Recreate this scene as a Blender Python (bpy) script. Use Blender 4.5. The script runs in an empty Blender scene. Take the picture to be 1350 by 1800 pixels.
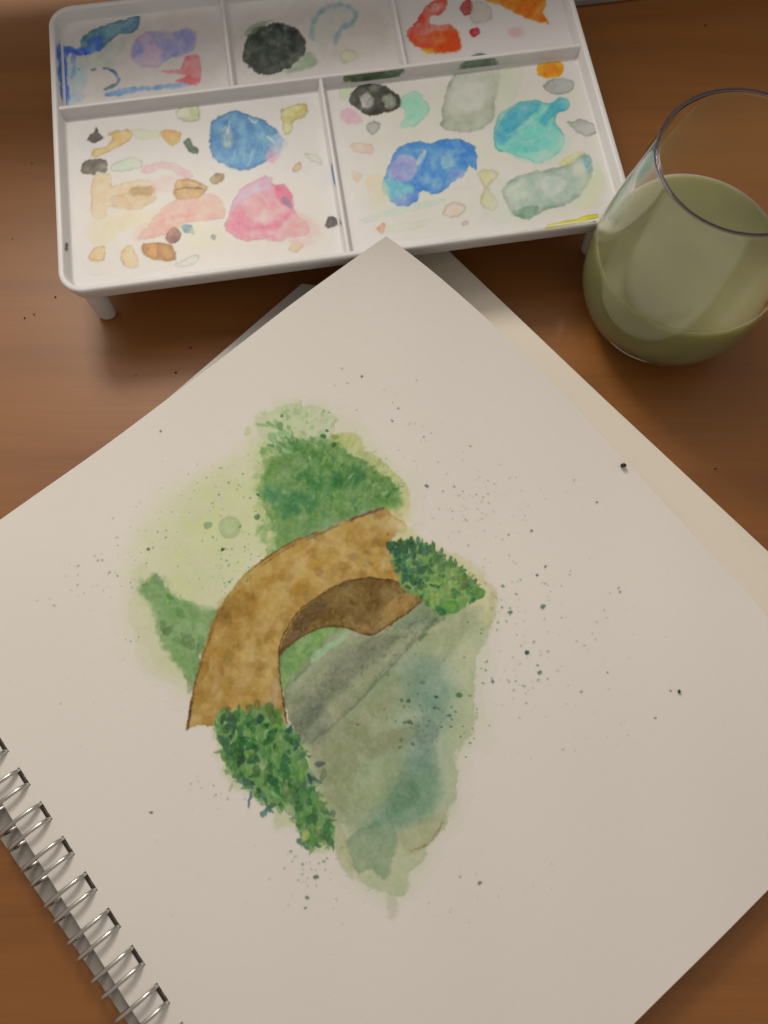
import bpy, bmesh, math
import numpy as np
from mathutils import Vector, Matrix

# ------------------------------------------------------------------ camera, world, lights
S = 0.001                                   # everything below is laid out in millimetres
sc = bpy.context.scene
COL = sc.collection
TILT, CAM_H, FPX = math.radians(17.0), 268.0, 1400.0

cam_d = bpy.data.cameras.new('camera')
cam = bpy.data.objects.new('camera', cam_d); COL.objects.link(cam)
cam.location = (0, 0, CAM_H*S); cam.rotation_euler = (TILT, 0, 0)
cam_d.sensor_fit = 'VERTICAL'; cam_d.sensor_height = 36.0; cam_d.sensor_width = 27.0
cam_d.lens = 28.0; cam_d.clip_start = 0.005; cam_d.clip_end = 50
cam_d.dof.use_dof = True; cam_d.dof.focus_distance = 0.272; cam_d.dof.aperture_fstop = 13.0
sc.camera = cam

w = bpy.data.worlds.new('World'); sc.world = w; w.use_nodes = True
bg = w.node_tree.nodes['Background']
bg.inputs[0].default_value = (1.0, 0.895, 0.79, 1); bg.inputs[1].default_value = 0.31

def area(name, loc, target, sx, sy, power, col):
    d = bpy.data.lights.new(name, 'AREA'); d.shape = 'RECTANGLE'; d.size = sx; d.size_y = sy
    d.energy = power; d.color = col
    o = bpy.data.objects.new(name, d); COL.objects.link(o); o.location = loc
    o.rotation_euler = (Vector(target)-Vector(loc)).to_track_quat('-Z', 'Y').to_euler()
    return o
area('room_lamp', (-0.22, 0.58, 0.52), (0, 0.12, 0), 0.17, 0.17, 2.2, (1.0, 0.915, 0.80))
area('ceiling_glow', (-0.45, 0.74, 1.04), (-0.45, 0.74, 0), 1.1, 0.74, 3.3, (1.0, 0.915, 0.82))

sc.view_settings.view_transform = 'Standard'; sc.view_settings.look = 'None'
sc.view_settings.exposure = 0.05; sc.view_settings.gamma = 1.0
sc.render.engine = 'CYCLES'
sc.cycles.use_denoising = True
sc.cycles.max_bounces = 16; sc.cycles.transmission_bounces = 14; sc.cycles.transparent_max_bounces = 12
sc.cycles.sample_clamp_indirect = 4.0

# ------------------------------------------------------------------ helpers
CT, ST = math.cos(TILT), math.sin(TILT)
def plan_to_photo(p):
    """millimetre points (n,3) -> position on the 1350x1800 study sketch the paint outlines were drawn on"""
    x = p[..., 0]; y0 = p[..., 1]; z0 = p[..., 2]-CAM_H
    y = CT*y0+ST*z0; z = -ST*y0+CT*z0
    return 675+FPX*x/-z, 900-FPX*y/-z

def link(o, parent=None):
    COL.objects.link(o)
    if parent: o.parent = parent
    return o
def tag(o, label=None, cat=None, group=None, kind=None):
    if label: o['label'] = label
    if cat: o['category'] = cat
    if group: o['group'] = group
    if kind: o['kind'] = kind
    return o
def empty(name, loc=(0, 0, 0), rz=0):
    o = bpy.data.objects.new(name, None); o.location = [c*S for c in loc]; o.rotation_euler = (0, 0, rz)
    o.empty_display_size = 0.01
    return link(o)
def mesh_obj(name, verts, faces, mat, parent=None, smooth=False, bevel=0, seg=2, scale=S):
    me = bpy.data.meshes.new(name)
    me.from_pydata([tuple(c*scale for c in v) for v in verts], [], faces)
    bm = bmesh.new(); bm.from_mesh(me); bmesh.ops.recalc_face_normals(bm, faces=bm.faces)
    bm.to_mesh(me); bm.free()
    if mat: me.materials.append(mat)
    if smooth: me.polygons.foreach_set('use_smooth', [True]*len(me.polygons))
    o = bpy.data.objects.new(name, me); link(o, parent)
    if bevel:
        b = o.modifiers.new('bevel', 'BEVEL'); b.width = bevel*S; b.segments = seg; b.limit_method = 'ANGLE'
        b.angle_limit = math.radians(35)
    return o
def box_mesh(x0, x1, y0, y1, z0, z1, taper=0.0):
    t = taper
    v = [(x0, y0, z0), (x1, y0, z0), (x1, y1, z0), (x0, y1, z0),
         (x0+t, y0+t, z1), (x1-t, y0+t, z1), (x1-t, y1-t, z1), (x0+t, y1-t, z1)]
    f = [(0, 3, 2, 1), (4, 5, 6, 7), (0, 1, 5, 4), (1, 2, 6, 5), (2, 3, 7, 6), (3, 0, 4, 7)]
    return v, f
def lathe(profile, n=96):
    """closed profile from axis to axis -> verts, faces"""
    v, f = [], []
    rings = []
    for r, z in profile:
        if r < 1e-6:
            rings.append([len(v)]); v.append((0, 0, z))
        else:
            rings.append(list(range(len(v), len(v)+n)))
            v += [(r*math.cos(2*math.pi*i/n), r*math.sin(2*math.pi*i/n), z) for i in range(n)]
    for a, b in zip(rings[:-1], rings[1:]):
        for i in range(n):
            j = (i+1) % n
            if len(a) == 1 and len(b) == 1: continue
            if len(a) == 1: f.append((a[0], b[i], b[j]))
            elif len(b) == 1: f.append((a[i], b[0], a[j]))
            else: f.append((a[i], b[i], b[j], a[j]))
    return v, f
def smooth_profile(pts, sub=6):
    out = []
    P = [pts[0]]+list(pts)+[pts[-1]]
    for i in range(1, len(P)-2):
        p0, p1, p2, p3 = [np.array(q, float) for q in P[i-1:i+3]]
        for k in range(sub):
            t = k/sub
            out.append(tuple(0.5*((2*p1)+(-p0+p2)*t+(2*p0-5*p1+4*p2-p3)*t*t+(-p0+3*p1-3*p2+p3)*t**3)))
    out.append(tuple(pts[-1]))
    return out

# ------------------------------------------------------------------ node helpers / materials
def new_mat(name):
    m = bpy.data.materials.new(name); m.use_nodes = True
    nt = m.node_tree; b = nt.nodes['Principled BSDF']
    return m, nt, b
def N(nt, t, **kw):
    n = nt.nodes.new(t)
    for k, v in kw.items():
        if k.startswith('i_'): n.inputs[k[2:].replace('_', ' ')].default_value = v
        else: setattr(n, k, v)
    return n
def noise_node(nt, scale, detail=4, rough=.55, vec=None, dist=0.0):
    n = N(nt, 'ShaderNodeTexNoise'); n.inputs['Scale'].default_value = scale
    n.inputs['Detail'].default_value = detail; n.inputs['Roughness'].default_value = rough
    n.inputs['Distortion'].default_value = dist
    if vec: nt.links.new(vec, n.inputs['Vector'])
    return n
def ramp(nt, fac, stops):
    r = N(nt, 'ShaderNodeValToRGB'); e = r.color_ramp.elements
    while len(e) > 1: e.remove(e[-1])
    e[0].position, e[0].color = stops[0][0], (*stops[0][1], 1)
    for p, c in stops[1:]:
        q = e.new(p); q.color = (*c, 1)
    nt.links.new(fac, r.inputs[0]); return r
def mixc(nt, a, b, fac, mode='MIX'):
    m = N(nt, 'ShaderNodeMix', data_type='RGBA', blend_type=mode)
    for s, v in ((0, fac), (6, a), (7, b)):
        if hasattr(v, 'links'): nt.links.new(v, m.inputs[s])
        else: m.inputs[s].default_value = v if s == 0 else (*v, 1)
    return m.outputs[2]
def bump(nt, h, strength, dist, b, normal=None):
    n = N(nt, 'ShaderNodeBump'); n.inputs['Strength'].default_value = strength; n.inputs['Distance'].default_value = dist
    nt.links.new(h, n.inputs['Height'])
    if normal: nt.links.new(normal, n.inputs['Normal'])
    nt.links.new(n.outputs[0], b.inputs['Normal'])
    return n.outputs[0]

def wood_material():
    m, nt, b = new_mat('table_wood')
    tc = N(nt, 'ShaderNodeTexCoord'); mp = N(nt, 'ShaderNodeMapping')
    nt.links.new(tc.outputs['Object'], mp.inputs[0]); mp.inputs['Scale'].default_value = (2.2, 26, 26)
    mp.inputs['Rotation'].default_value = (0, 0, math.radians(-3))
    n1 = noise_node(nt, 2.2, 6, .6, mp.outputs[0], .6)
    mp2 = N(nt, 'ShaderNodeMapping'); nt.links.new(tc.outputs['Object'], mp2.inputs[0])
    mp2.inputs['Scale'].default_value = (12, 420, 420)
    n2 = noise_node(nt, 1.6, 3, .6, mp2.outputs[0], .2)
    n3 = noise_node(nt, 9, 3, .5, tc.outputs['Object'])
    c = ramp(nt, n1.outputs[0], [(.25, (.238, .090, .018)), (.5, (.298, .117, .025)), (.75, (.345, .141, .033))]).outputs[0]
    f = ramp(nt, n2.outputs[0], [(.35, (.86, .85, .83)), (.62, (1, 1, 1))]).outputs[0]
    c = mixc(nt, c, f, .4, 'MULTIPLY')
    g = ramp(nt, n3.outputs[0], [(.3, (.86, .84, .80)), (.7, (1.1, 1.08, 1.06))]).outputs[0]
    c = mixc(nt, c, g, .6, 'MULTIPLY')
    nt.links.new(c, b.inputs['Base Color'])
    r = N(nt, 'ShaderNodeMapRange'); nt.links.new(n3.outputs[0], r.inputs[0])
    r.inputs[3].default_value = .38; r.inputs[4].default_value = .50
    nt.links.new(r.outputs[0], b.inputs['Roughness'])
    b.inputs['Specular IOR Level'].default_value = .5
    b.inputs['Coat Weight'].default_value = .14; b.inputs['Coat Roughness'].default_value = .14
    bump(nt, n2.outputs[0], .12, .0002, b)
    return m

def paper_material(name, col, attr=None, tooth=.35):
    m, nt, b = new_mat(name)
    tc = N(nt, 'ShaderNodeTexCoord')
    n1 = noise_node(nt, 1400, 4, .65, tc.outputs['Object'])
    n2 = noise_node(nt, 14, 3, .5, tc.outputs['Object'])
    n3 = noise_node(nt, 300, 3, .6, tc.outputs['Object'])
    c = mixc(nt, tuple(v*.97 for v in col), tuple(min(.95, v*1.02) for v in col), n2.outputs[0])
    if attr:
        a = N(nt, 'ShaderNodeVertexColor', layer_name=attr)
        c = mixc(nt, c, a.outputs[0], 1.0, 'MULTIPLY')
    nt.links.new(c, b.inputs['Base Color'])
    b.inputs['Roughness'].default_value = .88; b.inputs['Specular IOR Level'].default_value = .22
    h = N(nt, 'ShaderNodeMath', operation='ADD')
    nt.links.new(n1.outputs[0], h.inputs[0]); nt.links.new(n3.outputs[0], h.inputs[1])
    bump(nt, h.outputs[0], tooth, .00018, b)
    return m

def plastic_material(name, attr=None, r0=.34, r1=.46):
    m, nt, b = new_mat(name)
    tc = N(nt, 'ShaderNodeTexCoord')
    n1 = noise_node(nt, 45, 4, .6, tc.outputs['Object'])
    n2 = noise_node(nt, 420, 3, .6, tc.outputs['Object'])
    c = mixc(nt, (.70, .69, .695), (.78, .77, .775), n1.outputs[0])
    if attr:
        a = N(nt, 'ShaderNodeVertexColor', layer_name=attr)
        c = mixc(nt, c, a.outputs[0], 1.0, 'MULTIPLY')
    nt.links.new(c, b.inputs['Base Color'])
    r = N(nt, 'ShaderNodeMapRange'); nt.links.new(n1.outputs[0], r.inputs[0])
    r.inputs[3].default_value = r0; r.inputs[4].default_value = r1
    nt.links.new(r.outputs[0], b.inputs['Roughness'])
    b.inputs['Specular IOR Level'].default_value = .32
    b.inputs['Subsurface Weight'].default_value = .08; b.inputs['Subsurface Radius'].default_value = (1, .8, .7)
    b.inputs['Subsurface Scale'].default_value = .0015
    bump(nt, n2.outputs[0], .05, .0001, b)
    return m

def simple(name, col, rough, metal=0.0, spec=.5, var=.12, scale=300, bmp=.1, bdist=.0002):
    m, nt, b = new_mat(name)
    tc = N(nt, 'ShaderNodeTexCoord'); n = noise_node(nt, scale, 4, .6, tc.outputs['Object'])
    c = mixc(nt, tuple(v*(1-var) for v in col), tuple(min(1, v*(1+var)) for v in col), n.outputs[0])
    nt.links.new(c, b.inputs['Base Color'])
    b.inputs['Roughness'].default_value = rough; b.inputs['Metallic'].default_value = metal
    b.inputs['Specular IOR Level'].default_value = spec
    if bmp: bump(nt, n.outputs[0], bmp, bdist, b)
    return m

PAPER = (.865, .832, .788)
M_wood = wood_material()
M_page = paper_material('page_paper', PAPER)
M_paint = paper_material('watercolour_on_paper', PAPER, 'paint')
M_page2 = paper_material('cream_paper', (.845, .79, .685))
M_board = simple('grey_backing_board', (.42, .39, .355), .85, spec=.2)
M_plastic = plastic_material('white_plastic')
M_film = plastic_material('dried_paint_on_plastic', 'paint', .34, .46)
M_wire = simple('steel_wire', (.62, .60, .57), .24, metal=1.0, var=.08, scale=900, bmp=.05)
M_slab = simple('grey_casing', (.055, .055, .062), .5, spec=.4, scale=500)
M_slab_edge = simple('pale_grey_edge', (.30, .29, .29), .35, spec=.5, scale=500)
M_crumb = simple('dark_crumb', (.045, .035, .02), .8, scale=2500, var=.5, bmp=.4)
M_crumb_g = simple('green_crumb', (.03, .05, .025), .8, scale=2500, var=.5, bmp=.4)

def tracing_material():
    m, nt, b = new_mat('translucent_sheet')
    tc = N(nt, 'ShaderNodeTexCoord'); n = noise_node(nt, 90, 3, .6, tc.outputs['Object'])
    c = mixc(nt, (.62, .60, .57), (.7, .68, .65), n.outputs[0])
    nt.links.new(c, b.inputs['Base Color']); b.inputs['Roughness'].default_value = .45
    tr = N(nt, 'ShaderNodeBsdfTransparent'); mx = N(nt, 'ShaderNodeMixShader'); mx.inputs[0].default_value = .72
    out = nt.nodes['Material Output']
    nt.links.new(tr.outputs[0], mx.inputs[1]); nt.links.new(b.outputs[0], mx.inputs[2]); nt.links.new(mx.outputs[0], out.inputs[0])
    return m
def glass_material(name, col, rough=.0):
    m, nt, b = new_mat(name)
    tc = N(nt, 'ShaderNodeTexCoord'); n = noise_node(nt, 60, 2, .5, tc.outputs['Object'])
    c = mixc(nt, col, tuple(min(1, v*1.03) for v in col), n.outputs[0])
    nt.links.new(c, b.inputs['Base Color']); b.inputs['Roughness'].default_value = rough
    b.inputs['Transmission Weight'].default_value = 1.0; b.inputs['IOR'].default_value = 1.47
    return m
def water_material():
    m, nt, b = new_mat('murky_paint_water')
    tc = N(nt, 'ShaderNodeTexCoord'); n = noise_node(nt, 38, 3, .5, tc.outputs['Object'], .8)
    c = ramp(nt, n.outputs[0], [(.3, (.37, .38, .19)), (.7, (.43, .44, .225))]).outputs[0]
    nt.links.new(c, b.inputs['Base Color']); b.inputs['Roughness'].default_value = .06
    b.inputs['IOR'].default_value = 1.33
    b.inputs['Subsurface Weight'].default_value = 1.0; b.inputs['Subsurface Radius'].default_value = (1, 1, .6)
    b.inputs['Subsurface Scale'].default_value = .022
    return m
M_trace = tracing_material()
M_glass = glass_material('clear_glass', (.955, .945, .965))
M_rim = glass_material('lilac_rim_glass', (.88, .76, .93), .04)
M_water = water_material()

# ------------------------------------------------------------------ watercolour engine (numpy)
def value_noise(h, w_, cell, seed):
    rng = np.random.default_rng(seed)
    gh, gw = int(h/cell)+3, int(w_/cell)+3
    g = rng.random((gh, gw))
    y = np.arange(h)/cell; x = np.arange(w_)/cell
    yi = y.astype(int); xi = x.astype(int); fy = y-yi; fx = x-xi
    fy = (fy*fy*(3-2*fy))[:, None]; fx = (fx*fx*(3-2*fx))[None]
    return ((g[yi][:, xi]*(1-fx)+g[yi][:, xi+1]*fx)*(1-fy)+(g[yi+1][:, xi]*(1-fx)+g[yi+1][:, xi+1]*fx)*fy)
def fbm(h, w_, cell, seed, octv=3):
    o = 0; a = 1; t = 0
    for k in range(octv):
        if cell/2**k < 1.2: break
        o = o+a*(value_noise(h, w_, cell/2**k, seed+k*17)-.5); t += a; a *= .55
    return o/t*2
def sstep(a, b, x):
    t = np.clip((x-a)/(b-a), 0, 1); return t*t*(3-2*t)
def lin(c):
    c = np.asarray(c, float)/255
    return np.where(c <= .04045, c/12.92, ((c+.055)/1.055)**2.4)
def chaikin(p, it=2, closed=True):
    """smooth curve through the given points"""
    p = np.asarray(p, float); k = 2 if it == 1 else 4; ten = .32 if it == 1 else .5
    if closed: a, b, c, d = np.roll(p, 1, 0), p, np.roll(p, -1, 0), np.roll(p, -2, 0)
    else:
        q = np.concatenate([p[:1], p, p[-1:]]); a, b, c, d = q[:-3], q[1:-2], q[2:-1], q[3:]
    out = []
    for t in np.arange(k)/k:
        m1, m2 = ten*(c-a), ten*(d-b)
        out.append((2*t**3-3*t**2+1)*b+(t**3-2*t**2+t)*m1+(-2*t**3+3*t**2)*c+(t**3-t**2)*m2)
    o = np.stack(out, 1).reshape(-1, 2)
    return o if closed else np.concatenate([o, p[-1:]])

class Canvas:
    """a sheet of pigment: colour as it looks on the support, and which stroke lies on top"""
    def __init__(s, x0, y0, x1, y1, ref):
        s.x0, s.y0, s.w, s.h = x0, y0, x1-x0, y1-y0
        s.c = np.ones((s.h, s.w, 3)); s.id = np.zeros((s.h, s.w), int)   # c = light kept by the pigment (linear)
        s.ref = lin(ref); s.cur = 0; s.seed = 1; s.tint = np.ones(3)
    def win(s, xa, ya, xb, yb):
        a, b = max(int(xa)-s.x0, 0), min(int(xb)+2-s.x0, s.w)
        c, d = max(int(ya)-s.y0, 0), min(int(yb)+2-s.y0, s.h)
        return a, b, c, d
    def apply(s, sl, a, col, ref=None):
        """col (..,3) sRGB look, a alpha"""
        t = np.maximum(lin(np.asarray(col)*s.tint)/(s.ref if ref is None else lin(ref)), .01); t = t/np.maximum(1, t.max(-1, keepdims=True)/.97)
        a = a[..., None]
        s.c[sl] = np.exp(np.log(s.c[sl])*(1-a)+np.log(t)*a)
        if s.cur: s.id[sl][a[..., 0] > .06] = s.cur
    def wash(s, poly, col, alpha=.85, soft=4, edge=.12, ew=4, warp=4, wc=18, gran=.2, gc=9, it=2, col2=None, c2c=26, ref=None, vs=.9):
        p = chaikin(poly, it)
        pad = soft+warp*2+4
        x0, x1, y0, y1 = s.win(p[:, 0].min()-pad, p[:, 1].min()-pad, p[:, 0].max()+pad, p[:, 1].max()+pad)
        if x1 <= x0 or y1 <= y0: return
        h, w_ = y1-y0, x1-x0; s.seed += 101
        Y, X = np.mgrid[y0:y1, x0:x1].astype(float); X += s.x0; Y += s.y0
        if warp:
            X = X+warp*fbm(h, w_, wc, s.seed)+warp*.35*fbm(h, w_, 6, s.seed+5, 1)
            Y = Y+warp*fbm(h, w_, wc, s.seed+9)+warp*.35*fbm(h, w_, 6, s.seed+7, 1)
        d2 = np.full((h, w_), 1e9); ins = np.zeros((h, w_), bool)
        for a, b in zip(p, np.roll(p, -1, 0)):
            e = b-a; L = e@e+1e-9
            t = np.clip(((X-a[0])*e[0]+(Y-a[1])*e[1])/L, 0, 1)
            d2 = np.minimum(d2, (X-a[0]-t*e[0])**2+(Y-a[1]-t*e[1])**2)
            if a[1] != b[1]:
                cr = ((a[1] > Y) != (b[1] > Y)) & (X < (b[0]-a[0])*(Y-a[1])/(b[1]-a[1])+a[0])
                ins ^= cr
        d = np.where(ins, 1, -1)*np.sqrt(d2)
        g = fbm(h, w_, gc, s.seed+31, 3)
        sl_ = np.maximum(1.6, soft*(1+vs*1.3*fbm(h, w_, 42, s.seed+71, 2)))
        a = sstep(-sl_/2, sl_/2, d)*np.clip(alpha*(1+gran*g), 0, 1)
        c = np.ones((h, w_, 3))*np.asarray(col, float)
        if col2 is not None:
            k = sstep(-.35, .35, fbm(h, w_, c2c, s.seed+51, 3))[..., None]
            c = c*(1-k)+np.asarray(col2, float)*k
        c = c*(1-edge*np.exp(-(d/ew)**2))[..., None]*(1+.05*g[..., None])
        s.apply((slice(y0, y1), slice(x0, x1)), a, np.clip(c, 3, 255), ref)
    def dab(s, x, y, L, W, ang, col, alpha=.7, soft=.35, taper=.35, ref=None):
        r = max(L, W)+3
        x0, x1, y0, y1 = s.win(x-r, y-r, x+r, y+r)
        if x1 <= x0 or y1 <= y0: return
        Y, X = np.mgrid[y0:y1, x0:x1].astype(float); X += s.x0-x; Y += s.y0-y
        s.seed += 7
        if r > 6:
            X = X+1.6*fbm(y1-y0, x1-x0, 7, s.seed); Y = Y+1.6*fbm(y1-y0, x1-x0, 7, s.seed+3)
        ca, sa = math.cos(ang), math.sin(ang)
        u = (X*ca+Y*sa)/L; v = (-X*sa+Y*ca)/(W*(1-taper*np.clip(u, -1, 1)))
        q = np.sqrt(u*u+v*v)
        a = (1-sstep(1-soft, 1+soft*.4, q))*alpha
        c = np.asarray(col, float)*(1-.10*np.exp(-((q-.85)/.18)**2))[..., None]
        s.apply((slice(y0, y1), slice(x0, x1)), a, np.clip(c, 3, 255), ref)
    def line(s, pts, width, col, alpha=.7, soft=1.2, rough=.5, ref=None):
        p = chaikin(pts, 2, False); pad = width+5
        x0, x1, y0, y1 = s.win(p[:, 0].min()-pad, p[:, 1].min()-pad, p[:, 0].max()+pad, p[:, 1].max()+pad)
        if x1 <= x0 or y1 <= y0: return
        h, w_ = y1-y0, x1-x0; s.seed += 13
        Y, X = np.mgrid[y0:y1, x0:x1].astype(float); X += s.x0; Y += s.y0
        X = X+1.5*fbm(h, w_, 10, s.seed); Y = Y+1.5*fbm(h, w_, 10, s.seed+2)
        d2 = np.full((h, w_), 1e9)
        for a, b in zip(p[:-1], p[1:]):
            e = b-a; L = e@e+1e-9
            t = np.clip(((X-a[0])*e[0]+(Y-a[1])*e[1])/L, 0, 1)
            d2 = np.minimum(d2, (X-a[0]-t*e[0])**2+(Y-a[1]-t*e[1])**2)
        n = fbm(h, w_, 8, s.seed+3, 3)
        hw = width/2*(1+rough*n)
        a = (1-sstep(-soft, soft, np.sqrt(d2)-hw))*np.clip(alpha*(1+rough*n), 0, 1)
        s.apply((slice(y0, y1), slice(x0, x1)), a, np.ones((h, w_, 3))*np.asarray(col, float), ref)
    def granulate(s, big=.3, small=.2, warp=2.0, seed=77, dens=1.0, cell=22):
        """pigment settles unevenly and creeps along the paper tooth"""
        dx = warp*fbm(s.h, s.w, 9, seed, 3); dy = warp*fbm(s.h, s.w, 9, seed+3, 3)
        Y, X = np.mgrid[0:s.h, 0:s.w]
        c = s.c[np.clip((Y+dy+.5).astype(int), 0, s.h-1), np.clip((X+dx+.5).astype(int), 0, s.w-1)]
        k = dens+big*fbm(s.h, s.w, cell, seed+9, 3)+small*fbm(s.h, s.w, 5, seed+21, 2)
        s.c = np.exp(np.log(np.clip(c, .004, 1))*np.clip(k, .3, 1.8)[..., None])
    def sample(s, px, py):
        x = np.clip(px-s.x0, 0, s.w-1.001); y = np.clip(py-s.y0, 0, s.h-1.001)
        xi = x.astype(int); yi = y.astype(int); fx = (x-xi)[..., None]; fy = (y-yi)[..., None]
        c = s.c
        v = (c[yi, xi]*(1-fx)+c[yi, xi+1]*fx)*(1-fy)+(c[yi+1, xi]*(1-fx)+c[yi+1, xi+1]*fx)*fy
        return v, s.id[yi, xi]
def in_poly(x, y, p):
    ins = False
    for (xa, ya), (xb, yb) in zip(p, p[1:]+p[:1]):
        if (ya > y) != (yb > y) and x < (xb-xa)*(y-ya)/(yb-ya)+xa: ins = not ins
    return ins

def sheet_mesh(name, V, cellmask, colors, mat, parent):
    """V (ny,nx,3) mm grid, cellmask (ny-1,nx-1): one mesh of the kept cells with a colour attribute 'paint'"""
    ny, nx = V.shape[:2]
    idx = np.arange(ny*nx).reshape(ny, nx)
    q = np.stack([idx[:-1, :-1], idx[:-1, 1:], idx[1:, 1:], idx[1:, :-1]], -1)[cellmask]
    used = np.unique(q); remap = np.zeros(ny*nx, int); remap[used] = np.arange(len(used))
    q = remap[q].ravel()
    me = bpy.data.meshes.new(name); nf = len(q)//4
    me.vertices.add(len(used)); me.vertices.foreach_set('co', (V.reshape(-1, 3)[used]*S).astype(np.float32).ravel())
    me.loops.add(len(q)); me.loops.foreach_set('vertex_index', q.astype(np.int32))
    me.polygons.add(nf); me.polygons.foreach_set('loop_start', (np.arange(nf)*4).astype(np.int32))
    me.polygons.foreach_set('loop_total', np.full(nf, 4, np.int32)) if False else None
    me.update(calc_edges=True)
    at = me.color_attributes.new('paint', 'FLOAT_COLOR', 'POINT')
    cc = np.ones((len(used), 4), np.float32); cc[:, :3] = colors.reshape(-1, 3)[used]
    at.data.foreach_set('color', cc.ravel())
    me.polygons.foreach_set('use_smooth', np.ones(nf, bool))
    me.materials.append(mat); me.validate()
    o = bpy.data.objects.new(name, me)
    return link(o, parent)

# ------------------------------------------------------------------ the table
v, f = box_mesh(-900, 900, -700, 1500, -30, 0)
table = mesh_obj('table', v, f, M_wood)
tag(table, 'warm brown wooden table top under everything', kind='structure')

# ------------------------------------------------------------------ grey slab behind the palette (only its foot reaches into view), plus added shade panel
PAL_ROT = math.radians(8.7)
_c, _s = math.cos(PAL_ROT), math.sin(PAL_ROT)
shade_slab = empty('shade_slab', (190*_c-352*_s, 190*_s+352*_c, 0), PAL_ROT)
v, f = box_mesh(-75, 160, -55.6, 90, .1, 7.5)
mesh_obj('foot', v, f, M_slab, shade_slab, bevel=1.6, seg=3)
v, f = box_mesh(-75.3, 160.3, -56.1, -53.5, .3, 3.4)
mesh_obj('foot_trim', v, f, M_slab_edge, shade_slab, bevel=.5)
v, f = box_mesh(0, 60, 10, 26, 7.5, 100)
mesh_obj('panel_post', v, f, M_slab, shade_slab, bevel=2)  # unseen post, added to carry the shade panel
v, f = box_mesh(-620, 420, -10, 10, 48, 163)
mesh_obj('shade_panel', v, f, M_slab, shade_slab, bevel=2)  # unseen panel added to cast shade over the upper wells and far table
tag(shade_slab, 'dark grey slab with pale-edged flat foot behind the palette at the top, under an added unseen shade panel', 'shade_slab')

# ------------------------------------------------------------------ paint palette
PA0, PA1, PN0, PN1 = -87.3, 116.3, 166.0, 295.0          # outer outline in the palette's own axes (mm from origin)
RIM_Z, FLOOR_Z, BOT_Z = 29.0, 24.0, 21.5
PCA, PCN = (PA0+PA1)/2, (PN0+PN1)/2
ca, sa = math.cos(PAL_ROT), math.sin(PAL_ROT)
palette = empty('paint_palette', (PCA*ca-PCN*sa, PCA*sa+PCN*ca, 0), PAL_ROT)
tag(palette, 'white plastic five-well paint palette on short legs, stained with dried watercolours', 'palette')
HW, HD = (PA1-PA0)/2, (PN1-PN0)/2
def rrect(hw, hd, r, z, k=10):
    out = []
    for cx, cy, a0 in ((hw-r, hd-r, 0), (-hw+r, hd-r, 90), (-hw+r, -hd+r, 180), (hw-r, -hd+r, 270)):
        for i in range(k+1):
            a = math.radians(a0+90*i/k); out.append((cx+r*math.cos(a), cy+r*math.sin(a), z))
    return out
loops = []
for inset, z in ((3.2, BOT_Z), (2.0, BOT_Z+.2), (1.5, BOT_Z+.8), (.25, RIM_Z-1.6), (0, RIM_Z-1.0), (.05, RIM_Z-.5), (.35, RIM_Z-.12),
                 (.8, RIM_Z), (1.5, RIM_Z), (1.95, RIM_Z-.12), (2.2, RIM_Z-.5), (2.9, FLOOR_Z+.9), (3.15, FLOOR_Z+.3), (3.7, FLOOR_Z)):
    loops.append(rrect(HW-inset, HD-inset, max(1.2, 9.0-inset), z))
V_, F_ = [], []
n = len(loops[0])
for l in loops: V_ += l
for k in range(len(loops)-1):
    for i in range(n):
        j = (i+1) % n; F_.append((k*n+i, k*n+j, (k+1)*n+j, (k+1)*n+i))
F_.append(tuple(range(n-1, -1, -1))); F_.append(tuple(range((len(loops)-1)*n, len(loops)*n)))
mesh_obj('tray', V_, F_, M_plastic, palette, smooth=True)
tray = bpy.data.objects['tray']
for p_ in tray.data.polygons:
    if len(p_.vertices) > 4: p_.use_smooth = False
es = tray.modifiers.new('split', 'EDGE_SPLIT'); es.split_angle = math.radians(50)

def divider(p0, p1, name='divider', top=RIM_Z-.9, tw=.75, bw=1.25):
    """tapered ridge between p0 and p1 (palette local mm)"""
    p0, p1 = np.array(p0, float), np.array(p1, float); d = (p1-p0)/np.linalg.norm(p1-p0); nn = np.array([-d[1], d[0]])
    prof = [(-bw-.9, FLOOR_Z-.2), (-bw-.45, FLOOR_Z+.1), (-bw, FLOOR_Z+.7), (-tw, top-.45), (-tw+.25, top-.08), (-tw+.5, top),
            (tw-.5, top), (tw-.25, top-.08), (tw, top-.45), (bw, FLOOR_Z+.7), (bw+.45, FLOOR_Z+.1), (bw+.9, FLOOR_Z-.2)]
    vs = [(*(p+nn*o), z) for p in (p0, p1) for o, z in prof]; m = len(prof)
    fs = [(i, i+1, m+i+1, m+i) for i in range(m-1)]+[tuple(range(m)), tuple(range(2*m-1, m-1, -1))]
    o = mesh_obj(name, vs, fs, M_plastic, palette, smooth=True)
    e = o.modifiers.new('split', 'EDGE_SPLIT'); e.split_angle = math.radians(50)
    return o
DIV_N = 246.6
L2 = lambda a, n_: (a-PCA, n_-PCN)
divider(L2(PA0+2.4, DIV_N), L2(PA1-2.4, DIV_N), tw=.95, bw=1.5)
divider(L2(13.3, PN0+2.4), L2(13.3, DIV_N-.6), top=RIM_Z-1.2)
divider(L2(-20, DIV_N+.6), L2(-20, PN1-2.4), top=RIM_Z-1.2)
divider(L2(46.3, DIV_N+.6), L2(46.3, PN1-2.4), top=RIM_Z-1.2)
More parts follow.
